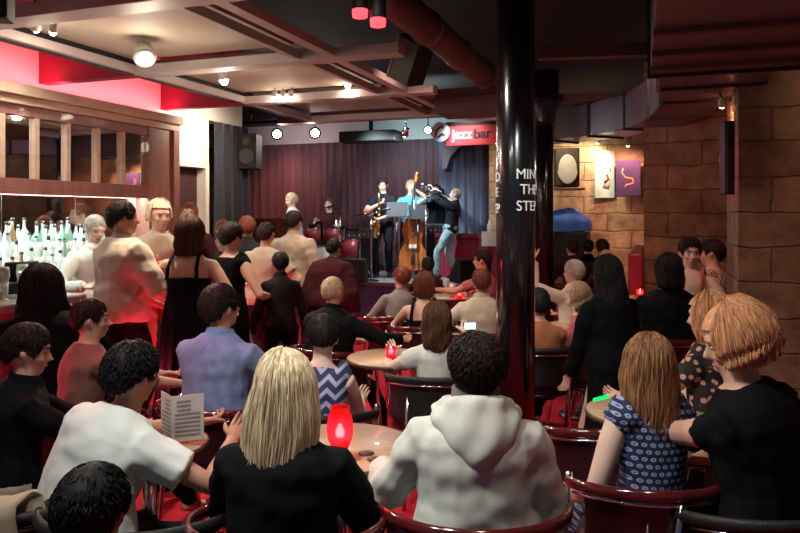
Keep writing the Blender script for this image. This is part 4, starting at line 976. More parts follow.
prof = P('dark haired man in black looking to the right at the left edge', 20, 2.78, 1.165, turn=-52, fwd=12, w=1.1, fat=1.1, head=(-18, -10, 0), top=('shirt', 'black', 'long'), low=('trousers', 'beige'), sk='fair', vox=.009, hands=((-.05, .42, .68), (.12, .40, .62)),
  hair=('short', 'dark', dict(curl=.005, thick=.018, tufts=800)), face=True)
shad = P('dark clothed person with black hair in the near shadow at the bottom left', 84, 1.60, 1.015, turn=-8, fwd=14, w=.95, fat=1.0, top=('shirt', 'charcoal', 'long'), low=('trousers', 'charcoal'), sk='tan', vox=.011, hair=('short', 'black', dict(curl=.006, thick=.022, tufts=500)), seat=.40)
bro = P('short haired man in a brown top, between the bar and white T-shirt man', 88, 3.45, 1.185, turn=-42, fwd=10, w=1.0, head=(-28, 0, 0), top=('shirt', 'brown', 'elbow'), low=('trousers', 'black'), sk='fair', vox=.011, hair=('short', 'dark', dict(curl=.002, thick=.012, tufts=400)), hands=((-.05, .42, .74), (.16, .42, .72)), face=True)
bar8 = P('large dark haired figure in black seated at the bar end', 44, 3.65, 1.315, turn=35, fwd=22, w=1.2, fat=1.25, head=(10, -10, 0), top=('shirt', 'black', 'long'), low=('trousers', 'black'), sk='fair', vox=.012, hair=('bob', 'black', dict(thick=.035, length=.2, wend=.15, dend=.12, strands=300)), seat=.55, loose=.02)
blue = P('dark haired man in a blue shirt seated left of centre', 220, 3.40, 1.265, turn=-16, fwd=8, w=1.05, fat=1.08, head=(-24, 6, 0), top=('shirt', 'denim', 'long'), low=('trousers', 'black'), sk='warm', vox=.010, hair=('short', 'dark', dict(curl=.003, thick=.017, tufts=600)), hands=((-.1, .36, .62), (.16, .36, .66)), loose=.008)
# -- middle
chev = P('dark haired woman in a blue chevron dress bending forward', 318, 3.35, 1.10, turn=-10, fwd=22, w=1.0, head=(10, -20, 0), top=('dress', 'chevron', ''), low=('none', ''), sk='pale', vox=.010, hair=('short', 'black', dict(curl=.006, thick=.028, tufts=500)), hands=((-.12, .42, .62), (.12, .40, .62)), poles=((-.3, -.4, -1), (.3, -.4, -1)), seat=.43)
bald = P('balding fair haired man in a dark jacket seated beyond the chevron dress', 332, 4.75, 1.18, turn=-30, fwd=10, w=1.15, fat=1.15, head=(-5, 0, 0), top=('jacket', 'black', 'long'), low=('trousers', 'black'), sk='fair', vox=.013, hair=('short', 'sandy', dict(curl=.001, thick=.004, tufts=80)), hands=((-.1, .4, .68), (.36, .30, .74)), poles=((-1, -.3, -.6), (1, -.3, -.4)))
white2 = P('woman with long brown hair in a white top seated by the second table', 436, 4.05, 1.105, turn=8, fwd=4, w=.92, fat=.92, head=(-10, 0, 2), top=('shirt', 'white', 'cap'), low=('skirt', 'beige'), sk='pale', vox=.011, hair=('long', 'brown', dict(length=.22, wend=.075, dend=.07, yoff=-.05, strands=500, wmid=.105, wavy=.005, blunt=.06)), hands=((-.22, .34, .74), (.27, .37, .84)), seat=.43)
blk3 = P('auburn haired woman in a low backed black dress beyond the second table', 424, 5.7, 1.13, turn=-6, fwd=10, w=.98, head=(10, 0, 0), top=('strap', 'black', ''), low=('skirt', 'black'), sk='fair', vox=.013, hair=('bob', 'auburn', {}), hands=((-.2, .35, .7), (.15, .38, .66)))
lean = P('person in a faded red top leaning left between the stage and the second table', 398, 6.3, 1.13, turn=20, fwd=16, side=8, w=1.0, head=(0, -5, 10), top=('shirt', 'grey', 'long'), low=('trousers', 'black'), sk='fair', vox=.014, hair=('short', 'auburn', dict(curl=.004, thick=.022, tufts=200)))
darkh = P('dark haired person seated low right in front of the stage', 428, 8.2, 1.11, turn=0, top=('shirt', 'maroon', 'long'), low=('trousers', 'black'), vox=.016, hair=('short', 'dark', dict(tufts=160)), sk='fair')
redl = P('dark haired man lit red turning left at the far table beside the column', 481, 7.3, 1.24, turn=60, fwd=5, head=(15, 0, 0), top=('shirt', 'pink', 'short'), low=('trousers', 'black'), sk='warm', vox=.014, hair=('short', 'dark', dict(tufts=200)), hands=((-.2, .42, .82), (.1, .4, .7)), face=True)
beig = P('auburn haired person in a beige shirt seated left of the column', 481, 5.4, 1.19, turn=5, fwd=6, w=1.1, fat=1.1, top=('shirt', 'cream', 'long'), low=('trousers', 'black'), sk='warm', vox=.013, hair=('short', 'auburn', dict(curl=.003, thick=.012, tufts=200)), hands=((-.22, .34, .76), (.14, .36, .7)))
oran = P('dark haired man in a rust orange shirt seated right of the column', 537, 4.85, 1.10, turn=5, fwd=4, w=1.05, head=(0, 0, 0), top=('shirt', 'orange', 'short'), low=('trousers', 'black'), sk='warm', vox=.012, hair=('short', 'black', dict(curl=.004, thick=.02, tufts=300)))
arm_ = P('grey haired man in a cream shirt with one arm raised, right of the column', 570, 5.9, 1.225, turn=30, fwd=5, side=4, w=1.05, fat=1.05, head=(10, 0, 6), top=('shirt', 'cream', 'long'), low=('trousers', 'black'), sk='fair', vox=.013, hair=('short', 'grey', dict(curl=.003, thick=.012, tufts=300)), hands=((-.30, .12, 1.22), (.2, .3, .7)), poles=((-1, -.1, -1), (.7, -.5, -.6)))
bl2 = P('blond woman in a pink top bending left beside the tall dark figure', 590, 5.0, 1.10, turn=55, fwd=24, head=(10, -15, 0), top=('shirt', 'pink', 'short'), low=('trousers', 'black'), sk='pale', vox=.013, hair=('bob', 'sandy', dict(wavy=.01)))
drk = P('tall figure with long black hair in a black dress standing right of the column', 614, 3.95, 1.425, pose='stand', turn=25, fwd=12, w=1.08, fat=1.1, head=(5, -6, 0), top=('shirt', 'black', 'long'), low=('gown', 'black'), sk='fair', vox=.012, hair=('long', 'black', dict(length=.34, wend=.14, dend=.09, yoff=-.05, strands=500, wavy=.006)), hands=((-.14, .22, .66), (.14, .24, .7)))
blks = P('black haired person in a black jacket seated before the stone wall', 668, 5.15, 1.315, turn=-4, fwd=6, w=1.15, fat=1.15, head=(5, 0, 0), top=('jacket', 'black', 'long'), low=('trousers', 'black'), sk='fair', vox=.013, hair=('long', 'black', dict(length=.14, wend=.09, dend=.08, strands=250)))
face1 = P('woman with dark hair in a pink strap top facing the viewer before the stone wall', 690, 6.1, 1.405, turn=150, fwd=4, w=.95, head=(20, -6, 0), top=('strap', 'pink', ''), low=('trousers', 'black'), sk='pale', vox=.011, hair=('bun', 'dark', dict(thick=.015)), hands=((-.2, .3, .8), (.2, .3, .8)), face=True)
chk = P('dark haired person in a small check shirt seated near the stone pillar', 711, 6.6, 1.37, turn=30, fwd=5, w=.95, head=(30, 0, 0), top=('shirt', 'check', 'short'), low=('trousers', 'black'), sk='fair', vox=.014, hair=('short', 'dark', dict(tufts=200)))
flor = P('blond woman in a floral print top behind the strawberry blond person', 706, 3.25, 1.245, turn=35, fwd=6, w=.98, head=(5, -5, 0), top=('shirt', 'floral', 'cap'), low=('trousers', 'black'), sk='fair', vox=.010, hair=('bob', 'ginger', dict(thick=.022, length=.15, wend=.09)), hands=((-.14, .36, .70), (.14, .34, .6)))
for i, (px, Y, zt, tn, hr, tp, lb) in enumerate((
  (572, 9.3, 1.27, 10, 'dark', 'maroon', 'red lit person in the far row right of the column, leftmost of four heads'),
  (588, 9.75, 1.26, -15, 'black', 'black', 'black haired person in the far row, second of four heads from the left'),
  (602, 9.0, 1.29, 5, 'dark', 'charcoal', 'dark haired person in the far row, third of four heads from the left'),
  (606, 8.0, 1.20, 0, 'sandy', 'maroon', 'sandy haired person in the far row, rightmost of four heads'))):
    P(lb, px, Y, zt, turn=tn, top=('shirt', tp, 'long'), low=('trousers', 'black'), sk='fair', vox=.018, hair=('short', hr, dict(tufts=120)), group='far row right of the column')
# -- standing by the bar
s1 = P('dark haired man in a loose cream shirt standing at the end of the bar', 122, 4.95, 1.775, pose='stand', turn=-35, fwd=2, w=1.10, fat=1.10, head=(-25, 0, 0), top=('shirt', 'cream', 'long'), low=('trousers', 'black'), sk='tan', vox=.012, hair=('short', 'dark', dict(tufts=350)), hands=((-.1, .35, 1.10), (.22, .30, 1.05)), loose=.03)
s2 = P('blond woman in a tan top and red trousers standing by the bar', 158, 5.75, 1.80, pose='stand', turn=-150, w=.95, head=(15, -5, 0), top=('shirt', 'tan', 'long'), low=('trousers', 'redtr'), sk='fair', vox=.012, hair=('bob', 'blond', dict(thick=.018, length=.06, wend=.09)), hands=((-.2, .3, 1.15), (.15, .32, 1.2)), loose=.012, face=True)
s3 = P('woman with dark shoulder length hair in a long black evening gown with thin straps', 188, 4.85, 1.665, pose='stand', turn=-5, w=1.05, fat=1.0, head=(-5, 0, 0), top=('strap', 'black', ''), low=('gown', 'black'), sk='warm', vox=.010, hair=('long', 'brown', dict(length=.18, wend=.10, dend=.08, yoff=-.03, strands=500, wavy=.008, thick=.024)), hands=((-.26, .16, .95), (.26, .16, .92)))
s4 = P('person with a red lit face standing far back by the doorway', 190, 7.2, 1.80, pose='stand', turn=-170, head=(0, 0, 0), top=('shirt', 'maroon', 'long'), low=('trousers', 'black'), sk='tan', vox=.015, hair=('short', 'auburn', dict(tufts=120, thick=.006)), face=True)
s5 = P('dark haired woman in a dark sleeveless dress standing right of the gown', 228, 5.5, 1.61, pose='stand', turn=-30, w=1.0, head=(-10, 0, 0), top=('vest', 'black', ''), low=('gown', 'black'), sk='fair', vox=.013, hair=('short', 'dark', dict(thick=.024, tufts=250)), hands=((-.2, .3, 1.0), (.2, .25, .95)))
s6 = P('dark haired man in a light cream shirt standing in the queue, left of two', 264, 6.4, 1.60, pose='stand', turn=-15, top=('shirt', 'sand', 'short'), low=('trousers', 'darkbrown'), sk='fair', vox=.014, hair=('short', 'dark', dict(tufts=200, thick=.010)), hands=((-.22, .2, .9), (.22, .25, 1.0)), loose=.015)
s7 = P('dark haired man in a light cream shirt standing nearer the stage, right of two', 293, 7.3, 1.72, pose='stand', turn=-20, fwd=4, w=1.1, top=('shirt', 'sand', 'long'), low=('trousers', 'darkbrown'), sk='fair', vox=.014, hair=('short', 'dark', dict(tufts=200)), loose=.02)
s8 = P('bulky person in a dark maroon coat standing before the drum kit', 328, 6.8, 1.42, pose='stand', turn=-25, fwd=20, w=1.15, fat=1.15, head=(0, -10, 0), top=('jacket', 'maroon', 'long'), low=('trousers', 'black'), sk='tan', vox=.014, hair=('short', 'black', dict(tufts=160)), loose=.03)
s9 = P('person in a dark suit jacket standing between the gown and the cream shirts', 247, 7.0, 1.66, pose='stand', turn=10, top=('jacket', 'charcoal', 'long'), low=('trousers', 'black'), sk='tan', vox=.015, hair=('short', 'auburn', dict(tufts=160)))
s10 = P('shorter person in dark clothes standing in front of the left cream shirted man', 281, 5.7, 1.36, pose='stand', turn=20, w=.9, top=('shirt', 'darkbrown', 'long'), low=('trousers', 'black'), sk='tan', vox=.014, hair=('short', 'black', dict(tufts=160)))
s11 = P('person in a reddish top far behind the queue beside the wooden rail', 222, 8.0, 1.62, pose='stand', turn=-160, top=('shirt', 'brown', 'long'), low=('trousers', 'black'), sk='tan', vox=.016, hair=('short', 'auburn', dict(tufts=120)))
bman = P('bartender in a white shirt standing behind the counter end', 92, 5.7, 1.67, pose='stand', turn=-130, top=('shirt', 'white', 'long'), low=('trousers', 'black'), sk='pale', vox=.014, hair=('short', 'grey', dict(tufts=120, thick=.008)), hands=((-.2, .3, 1.05), (.2, .3, 1.05)), head=(0, -20, 0), face=True)
# -- band (on the stage, 0.55 m up)
SB = .552
piano = P('fair haired pianist in a white shirt seated at the left of the stage', 293, 12.1, 1.98, turn=110, base=SB, fwd=10, head=(20, -10, 0), top=('shirt', 'white', 'long'), low=('trousers', 'black'), sk='pale', vox=.015, hair=('short', 'blond', dict(tufts=120)), hands=((-.16, .45, .78), (.16, .45, .78)), seat=.50, face=True)
drum = P('drummer in a dark red shirt seated behind the drum kit', 329, 12.45, 1.91, turn=180, base=SB, fwd=6, head=(-10, 0, 0), top=('shirt', 'maroon', 'long'), low=('trousers', 'black'), sk='pale', vox=.015, hair=('short', 'auburn', dict(tufts=120)), hands=((-.22, .42, .85), (.2, .42, .92)), seat=.50, face=True)
sax = P('saxophone player in dark clothes at the middle of the stage', 383, 11.8, 2.30, pose='stand', turn=172, base=SB, fwd=4, head=(0, -14, 0), top=('shirt', 'charcoal', 'short'), low=('trousers', 'charcoal'), sk='fair', vox=.013, hair=('short', 'dark', dict(tufts=160)), hands=((-.02, .26, 1.0), (.04, .24, 1.22)), poles=((-1, -.2, -.5), (1, -.2, -.5)), face=True)
bass = P('double bass player in a teal shirt with one hand high on the neck', 411, 12.1, 2.28, pose='stand', turn=175, base=SB, fwd=2, head=(10, -8, 0), top=('shirt', 'teal', 'elbow'), low=('trousers', 'black'), sk='fair', vox=.013, hair=('short', 'sandy', dict(tufts=160)), hands=((-.12, .28, 1.46), (.16, .36, 1.08)), poles=((-1, .1, -.6), (1, -.2, -.3)), face=True)
trb = P('horn player in black standing behind the trumpeter', 437, 12.15, 2.20, pose='stand', turn=165, base=SB, head=(0, 6, 0), top=('shirt', 'black', 'short'), low=('trousers', 'black'), sk='pale', vox=.013, hair=('short', 'dark', dict(tufts=160)), hands=((-.10, .30, 1.40), (.04, .26, 1.38)), poles=((-1, -.1, -.6), (1, -.1, -.6)), face=True)
trp = P('trumpeter in a dark sweater and pale jeans leaning back', 451, 11.45, 2.10, pose='stand', turn=72, base=SB, fwd=-10, head=(10, 14, 0), top=('shirt', 'charcoal', 'long'), low=('trousers', 'jeans'), sk='pale', vox=.012, hair=('short', 'sandy', dict(tufts=60, thick=.004)), hands=((-.05, .30, 1.44), (.05, .34, 1.46)), poles=((-1, .1, -.8), (1, .1, -.8)), feet=((-.12, .22, .08), (.12, -.10, .08)), face=True)

# hood of the sweatshirt
def add_hood(I):
    N, sd, S, s = I['N'], I['sd'], I['S'], I['s']; B = S.cross(sd)*1.0
    bk = -(sd.cross(S)).normalized() if False else V((0, -1, 0))
    rows = []
    prof = [(.068, .025), (.078, .046), (.096, .052), (.108, .038), (.114, .01)]
    for j in range(13):
        row = []
        for k in range(37):
            a = rad(-150+300*k/36); cb = max(math.cos(a), 0)
            if j < 5:
                r, z = prof[j]; z = z*(.55+.45*cb)+.01*math.cos(a)
            else:
                t = (j-4)/8; drop = (.03+.125*cb**1.6)
                r = .114+.030*math.sin(t*PI)*(.4+cb)+(.012*min(t*8, 1) if t < .9 else -.01)-.018*t; z = .01-drop*math.sin(t*PI/2)
            fold = .006*math.sin(a*9+j*.9)+.008*noise.noise(V((a*2, j*.35, 2)))
            p = N+V((math.sin(a)*(r+fold)*1.02*(1-.28*max(0, (j-4)/8)*cb), -math.cos(a)*(r+fold)*.98-.004, z))
            row.append(p)
        rows.append(row)
    me = mesh('hood', grid(rows)); o = obj('hood', me, CL['hoodie'], I['root'])
    m = o.modifiers.new('solid', 'SOLIDIFY'); m.thickness = .016; m.offset = 0; m2 = o.modifiers.new('sub', 'SUBSURF'); m2.levels = 1; m2.render_levels = 1
    o = obj('collar', grid([[N+V((math.sin(a)*r, -math.cos(a)*r, z)) for a in [2*PI*k/24 for k in range(24)]] for r, z in ((.062, -.01), (.064, .04), (.068, .072), (.074, .068), (.078, .0))], True), CL['hoodlining'], I['root'])
add_hood(hood)

# chairs (each placed under its sitter or standing where seen)
def under(I, label, dy=.02, dt=0, bk=False):
    r = I['root']; off = M.Rotation(r.rotation_euler.z, 3, 'Z') @ V((0, dy, 0)); loc = r.location+off; loc.z = 0
    rz = r.rotation_euler.z+rad(dt)
    if bk:  # chair copy with the dim light put into its colours
        if not DIM0: DIM0.append(make_chair(label, loc, rz, 'black tub chairs', 'pa_black', 'pa_black'))
        else: dup(DIM0[0], loc, rz, label, 'black tub chairs')
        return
    if not CH0: CH0.append(make_chair(label, loc, rz, 'burgundy tub chairs')); return
    dup(CH0[0], loc, rz, label, 'burgundy tub chairs')
under(hood, 'burgundy tub chair under the man in the pale hooded sweatshirt')
under(blonde, 'burgundy tub chair under the blond woman in black')
under(ring, 'burgundy tub chair under the woman in the ring patterned dress', -.02, 10)
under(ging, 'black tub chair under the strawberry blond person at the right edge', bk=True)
under(bro, 'tub chair under the man in the brown top')
under(blue, 'burgundy tub chair under the man in the blue shirt', 0, 0)
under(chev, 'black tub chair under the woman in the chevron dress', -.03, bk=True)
under(bald, 'tub chair under the balding man in the dark jacket')
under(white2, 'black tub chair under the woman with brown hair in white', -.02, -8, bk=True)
under(blk3, 'tub chair under the woman in the low backed black dress')
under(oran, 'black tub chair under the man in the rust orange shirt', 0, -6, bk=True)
under(beig, 'tub chair under the person in the beige jacket')
under(arm_, 'tub chair under the man with the raised arm')
under(blks, 'tub chair under the person in the black jacket before the stone wall')
under(face1, 'tub chair under the woman facing the viewer')
under(chk, 'tub chair under the person in the check shirt')
under(flor, 'tub chair under the blond woman in the floral top')
under(lean, 'tub chair under the leaning person in the faded top')
under(darkh, 'tub chair under the dark haired person nearest the stage')
under(redl, 'tub chair under the red lit man at the far table')
under(bl2, 'tub chair under the blond woman bending left')
for I in PEOPLE:
    if I['root'].get('group') == 'far row right of the column': under(I, 'tub chair under the '+I['root']['label'].split(' in the')[0]+I['root']['label'][I['root']['label'].rfind(','):])
DIM = dup(DIM0[0], at(140, 2.2), rad(-15), 'empty shade darkened tub chair at the bottom left beside the small table')
b2 = dup(DIM, at(14, 2.3), rad(-8), 'shade darkened tub chair with a beige coat at the bottom left corner')
def coat():
    rows = []
    for j in range(25):
        t = j/24; row = []
        for k in range(33):
            x = -.20+.40*k/32; f = .010*math.sin(k*.9+2*noise.noise(V((x*8, t*3, 0))))+.010*noise.noise(V((x*14, t*9, 1)))
            if t < .55: y = -.335-f-.02*math.sin(t*5); z = .36+.40*t/.55
            else: q = (t-.55)/.45; y = -.335+.10*math.sin(min(q*2, 1)*PI/2)-f; z = .76-.16*max(q-.3, 0)+.012*math.sin(q*PI)
            row.append(V((x*(1+.1*math.sin(t*7)), y+.10*(x/.2)**2, z)))
        rows.append(row)
    return grid(rows)
ct = obj('coat', coat(), CL['beige'], None, loc=at(14, 2.3), rotz=rad(-8)); m_ = ct.modifiers.new('solid', 'SOLIDIFY'); m_.thickness = .014; tag(ct, 'crumpled beige coat hung over the chair at the bottom left corner', 'coat')
chair(600, 3.15, 30, 'empty dark tub chair between the column and the ring patterned dress')
for I_, lb_, hz_ in ((bar8, 'dark stool under the large figure at the bar end', .52), (prof, 'low dark stool under the man at the left edge', .43), (wht, 'low dark stool under the man in the white T-shirt', .38), (shad, 'low dark stool under the nearest shadowed sitter', .38)):
  o = thing('bar_stool', lb_, 'bar stool', I_['loc'])
  obj('seat', lathe([(0, hz_-.06), (.17, hz_-.06), (.19, hz_-.03), (.17, hz_), (0, hz_+.005)], 24), K['pa_black'], o); obj('pole', lathe([(.025, .02), (.025, hz_-.06)], 14), K['steel'], o); obj('base', lathe([(.2, 0), (.2, .015), (.03, .04)], 24), K['steel'], o)
for I, n in ((piano, 'piano stool under the pianist'), (drum, 'drum stool under the drummer')):
    o = thing('stool', 'round black '+n, 'stool', I['loc']); obj('seat', lathe([(0, .43), (.16, .43), (.17, .46), (.15, .49), (0, .495)], 20), K['pa_black'], o)
    for a in (0, 2.1, 4.2): obj('leg', tube([(0, 0, .43), (.2*math.cos(a), .2*math.sin(a), 0)], .012, 8), K['chrome'], o)
# red bench along the picture wall
b = thing('bench_seat', 'red upholstered bench back along the stone wall', 'bench', R(-.9, 9.0), -RA)
obj('seat', box(.36, .75, -.8, 1.4, 0, .48), K['burgleather'], b, False, .03); obj('backrest', box(.62, .78, -.8, 1.4, .48, 1.18), pm('red_bench_leather', (.34, .015, .03), (.28, .012, .025), 8, .4), b, False, .03)
# menu
mn = thing('menu', 'folded printed menu held up beside the white T-shirt man', 'menu', at(172, 2.66, .735), -.2)
w, h = .115, .175
for sgn, dy in ((-1, .03), (1, .03)):
    pg = obj('page', ([V((0, 0, 0)), V((sgn*w*(1.0 if sgn > 0 else .55), dy, .012)), V((sgn*w*(1.0 if sgn > 0 else .55), dy, h+.012)), V((0, 0, h))]+[V((0, .002, 0)), V((sgn*w*(1.0 if sgn > 0 else .55), dy+.002, .012)), V((sgn*w*(1.0 if sgn > 0 else .55), dy+.002, h+.012)), V((0, .002, h))], [[0, 1, 2, 3], [7, 6, 5, 4], [0, 4, 5, 1], [1, 5, 6, 2], [2, 6, 7, 3], [3, 7, 4, 0]]), K['paper'], mn, False)
    f = (1.0 if sgn > 0 else .55)
    ln = []
    for k in range(9):
        z = .02+.016*k; a, c = .1, .9
        if k > 5: a, c = .15, .6
        P0 = lambda t, zz: V((sgn*w*f*t, dy*t-.0015, zz+.012*t))
        ln.append(([P0(a, z), P0(c, z), P0(c, z+.007), P0(a, z+.007)], [[0, 1, 2, 3]]))
    obj('printed_lines', join(*ln), K['ink'], pg, False)
# phone
ph = thing('mobile_phone', 'glowing phone held up behind the hooded man', 'phone', at(470, 4.47, zat(326, 4.47)), .1)
obj('phone_case', box(-.04, .04, 0, .008, -.024, .024), K['pa_black'], ph, False, .003); obj('screen', box(-.036, .036, -.001, .0, -.02, .02), emis('phone_screen', (.75, .9, 1), 2.2), ph, False)
gs = obj('light_stick', tube([(-.04, -.03, .0), (.035, .03, 0)], .008, 10, round_ends=True), emis('green_glow', (.0, .8, .14), 1.1), None, loc=at(602, 3.05, zat(398, 3.05))); tag(gs, 'small glowing green light stick beside the ring patterned dress', 'light stick')

# ------------------------------------------------------------------ instruments
def loc_of(I, p): return I['root'].location+(M.Rotation(I['root'].rotation_euler.z, 3, 'Z') @ V(p))
# saxophone
t = thing('saxophone', 'brass saxophone hanging in front of the middle player', 'saxophone', loc_of(sax, (0.02, .22, .60)), sax['root'].rotation_euler.z)
body_ = [(0, -.02, .83), (.0, .03, .84), (0, .06, .80), (0, .05, .60), (0.01, .04, .35), (.02, .05, .15), (.03, .10, .08), (.045, .17, .11), (.055, .21, .25), (.06, .24, .36)]
obj('sax_body', tube(body_, [.010, .012, .014, .020, .028, .036, .042, .046, .055, .085], 14), K['brass'], t)
for z in (.55, .45, .35, .25): obj('key', tube([(.0, .075, z), (.0, .095, z)], .018, 10), K['brass'], t)
obj('mouthpiece', tube([(0, -.08, .82), (0, -.02, .83)], [.006, .011], 8), K['pa_black'], t)
# trumpet
def trumpet(I, label, cat, m, pitch=35, off=(0, .12, -.06), name='trumpet'):
    hp = loc_of(I, I['hn']); t = thing(name, label, cat, hp+(M.Rotation(I['root'].rotation_euler.z, 3, 'Z') @ V(off)), I['root'].rotation_euler.z)
    mm = M.Rotation(rad(pitch), 4, 'X')
    obj('bell', xf(tube([(0, .0, 0), (0, .30, 0), (0, .42, 0), (0, .47, 0), (0, .50, 0)], [.007, .008, .018, .035, .062], 16), mm), K[m], t)
    obj('tubing', xf(tube([(0, .10, 0), (.02, .07, -.03), (.02, .10, -.06), (.02, .30, -.06), (.02, .33, -.03), (0, .30, 0)], .007, 8), mm), K[m], t)
    for y in (.16, .19, .22): obj('valve', xf(tube([(.01, y, -.09), (.01, y, .05)], .011, 10), mm), K[m], t)
trumpet(trp, 'shiny trumpet raised by the leaning player', 'trumpet', 'silver', 28)
trumpet(trb, 'pale brass horn played behind the trumpeter', 'horn', 'silver', 8, name='flugelhorn')
# double bass
t = thing('double_bass', 'orange varnished double bass with a pale scroll', 'double bass', (at(413, 11.65).x, 11.65, SB), -.06)
half = [(0, .12), (.16, .13), (.235, .20), (.25, .34), (.215, .47), (.165, .55), (.15, .63), (.175, .72), (.19, .80), (.16, .92), (.09, 1.02), (.035, 1.10)]
out = half+[(-x, z) for x, z in half[::-1][:-1]]
obj('bass_body', slab([(x*.96, z) for x, z in out], -.09, .09), K['wood_bass'], t, False, .02)
lean_ = lambda p: V(p)
obj('neck', tube([(0, -.10, .95), (.0, -.12, 1.25), (.05, -.10, 1.62)], [(.026, .016), (.024, .016), (.018, .014)], 10), K['pa_black'], t)
obj('scroll', tube([(.05, -.10, 1.60), (.065, -.10, 1.68), (.08, -.12, 1.74), (.075, -.155, 1.74), (.07, -.15, 1.71)], [(.024, .022), (.03, .025), (.03, .028), (.024, .02), (.015, .012)], 10, round_ends=True), K['wood_bass'], t)
for k in range(4): obj('string', tube([(-.02+.013*k, -.135, .30), (-.018+.012*k, -.15, .55), (.04+.008*k-.01, -.125, 1.6)], .0025, 4), K['silver'], t)
obj('bridge', box(-.06, .06, -.145, -.09, .50, .56), K['labelw'], t, False, .004); obj('tailpiece', box(-.03, .03, -.125, -.10, .22, .42), K['pa_black'], t, False, .005)
obj('endpin', tube([(0, 0, .13), (0, 0, 0)], .008, 8), K['chrome'], t)
for sg_ in (-1, 1): obj('sound_hole', tube([(.09*sg_, -.094, .66), (.075*sg_, -.094, .60), (.11*sg_, -.094, .50), (.095*sg_, -.094, .44)], [(.006, .003)]*4, 6), K['pa_black'], t)
# drum kit
t = thing('drum_kit', 'red drum kit with cymbals at the left of the stage', 'drum kit', (at(322, 11.5).x, 11.5, SB), .15)
o = obj('bass_drum', tube([(0, -.2, .28), (0, .2, .28)], .27, 32), K['drum'], t); obj('drum_skin', tube([(0, -.205, .28), (0, -.2, .28)], .25, 32), K['drumhead'], o)
for n_, x, y, z, r, hgt in (('tom', -.16, .0, .62, .14, .2), ('tom', .16, .0, .62, .14, .2), ('floor_tom', .48, .15, .30, .19, .35), ('snare', -.46, .2, .50, .17, .14)):
    o = obj(n_, lathe([(r, z), (r, z+hgt)], 28, (x, y, 0)), K['drum'], t); obj('drum_skin', lathe([(r*.97, z+hgt+.001), (0, z+hgt+.002)], 28, (x, y, 0)), K['drumhead'], o); obj('hoop', tube([(x+(r+.004)*math.cos(a), y+(r+.004)*math.sin(a), z+hgt) for a in [2*PI*k/24 for k in range(25)]], .008, 6), K['chrome'], o)
for x, y, z, tl in ((-.62, .0, .95, 12), (.62, -.05, 1.05, -14), (.25, .3, 1.15, 8)):
    o = obj('cymbal', mv(rot(lathe([(.0, .03), (.04, .02), (.21, 0), (.21, -.004), (0, .02)], 32), 'Y', tl), (x, y, z)), K['brass'], t)
    s_ = obj('cymbal_stand', tube([(x, y, z), (x, y, .3)], .010, 8), K['chrome'], t)
    for a in (0, 2.1, 4.2): obj('stand_foot', tube([(x, y, .32), (x+.22*math.cos(a), y+.22*math.sin(a), 0)], .008, 6), K['chrome'], s_)
# keyboard
t = thing('electric_piano', 'black electric piano in front of the pianist', 'keyboard', loc_of(piano, (0, .50, 0)), piano['root'].rotation_euler.z)
obj('keyboard_body', box(-.6, .6, -.13, .17, .70, .80), K['pa_black'], t, False, .012); obj('white_keys', box(-.55, .55, -.14, .02, .79, .805), K['labelw'], t, False)
for sx in (-1, 1): obj('leg', tube([(.5*sx, -.1, 0), (-.1*sx, .05, .70)], .018, 8), K['steel'], t)
# amplifier
def amp(px, Y, w, h, d, z, rz, label):
    t = thing('amplifier', label, 'amplifier', (at(px, Y).x, Y, z), rz)
    obj('cabinet', box(-w/2, w/2, 0, d, 0, h), K['pa_black'], t, False, .015); obj('grille', box(-w/2+.03, w/2-.03, -.008, 0, .04, h*.74), K['pa_black'], t, False)
    obj('control_panel', box(-w/2+.03, w/2-.03, -.01, 0, h*.80, h*.95), K['steel'], t, False)
    for sx in (-1, 1): obj('metal_edge', box(sx*w/2-.01, sx*w/2+.01, -.012, .0, 0, h), K['silver'], t, False)
    for k in range(5): obj('knob', tube([(-w/2+.09+.08*k, -.01, h*.875), (-w/2+.09+.08*k, -.03, h*.875)], .014, 10), K['silver'], t)
amp(358, 11.6, .46, .82, .3, SB, -.1, 'tall black amplifier with bright edges left of the saxophonist')
amp(434, 11.95, .30, .9, .2, SB, -.1, 'narrow black amplifier behind the double bass')
def wedge(px, Y, label, rz, z=SB):
    t = thing('floor_monitor', label, 'floor monitor', (at(px, Y).x, Y, z), rz)
    vs = slab([(-.22, 0), (.22, 0), (.22, .10), (-.02, .36), (-.22, .36)], -.26, .26); obj('cabinet', vs, K['pa_black'], t, False, .012)
    obj('grille', ([V((.215, -.24, .12)), V((.215, .24, .12)), V((-.01, .24, .365)), V((-.01, -.24, .365)), V((.205, -.24, .11)), V((.205, .24, .11)), V((-.02, .24, .355)), V((-.02, -.24, .355))], [[0, 1, 2, 3], [4, 7, 6, 5], [0, 4, 5, 1], [2, 6, 7, 3], [1, 5, 6, 2], [0, 3, 7, 4]]), K['pa_grille'], t, False)
wedge(470, 10.9, 'black wedge floor monitor right of the trumpeter', 1.9)
wedge(350, 11.0, 'black wedge floor monitor left on the stage edge', 1.5)
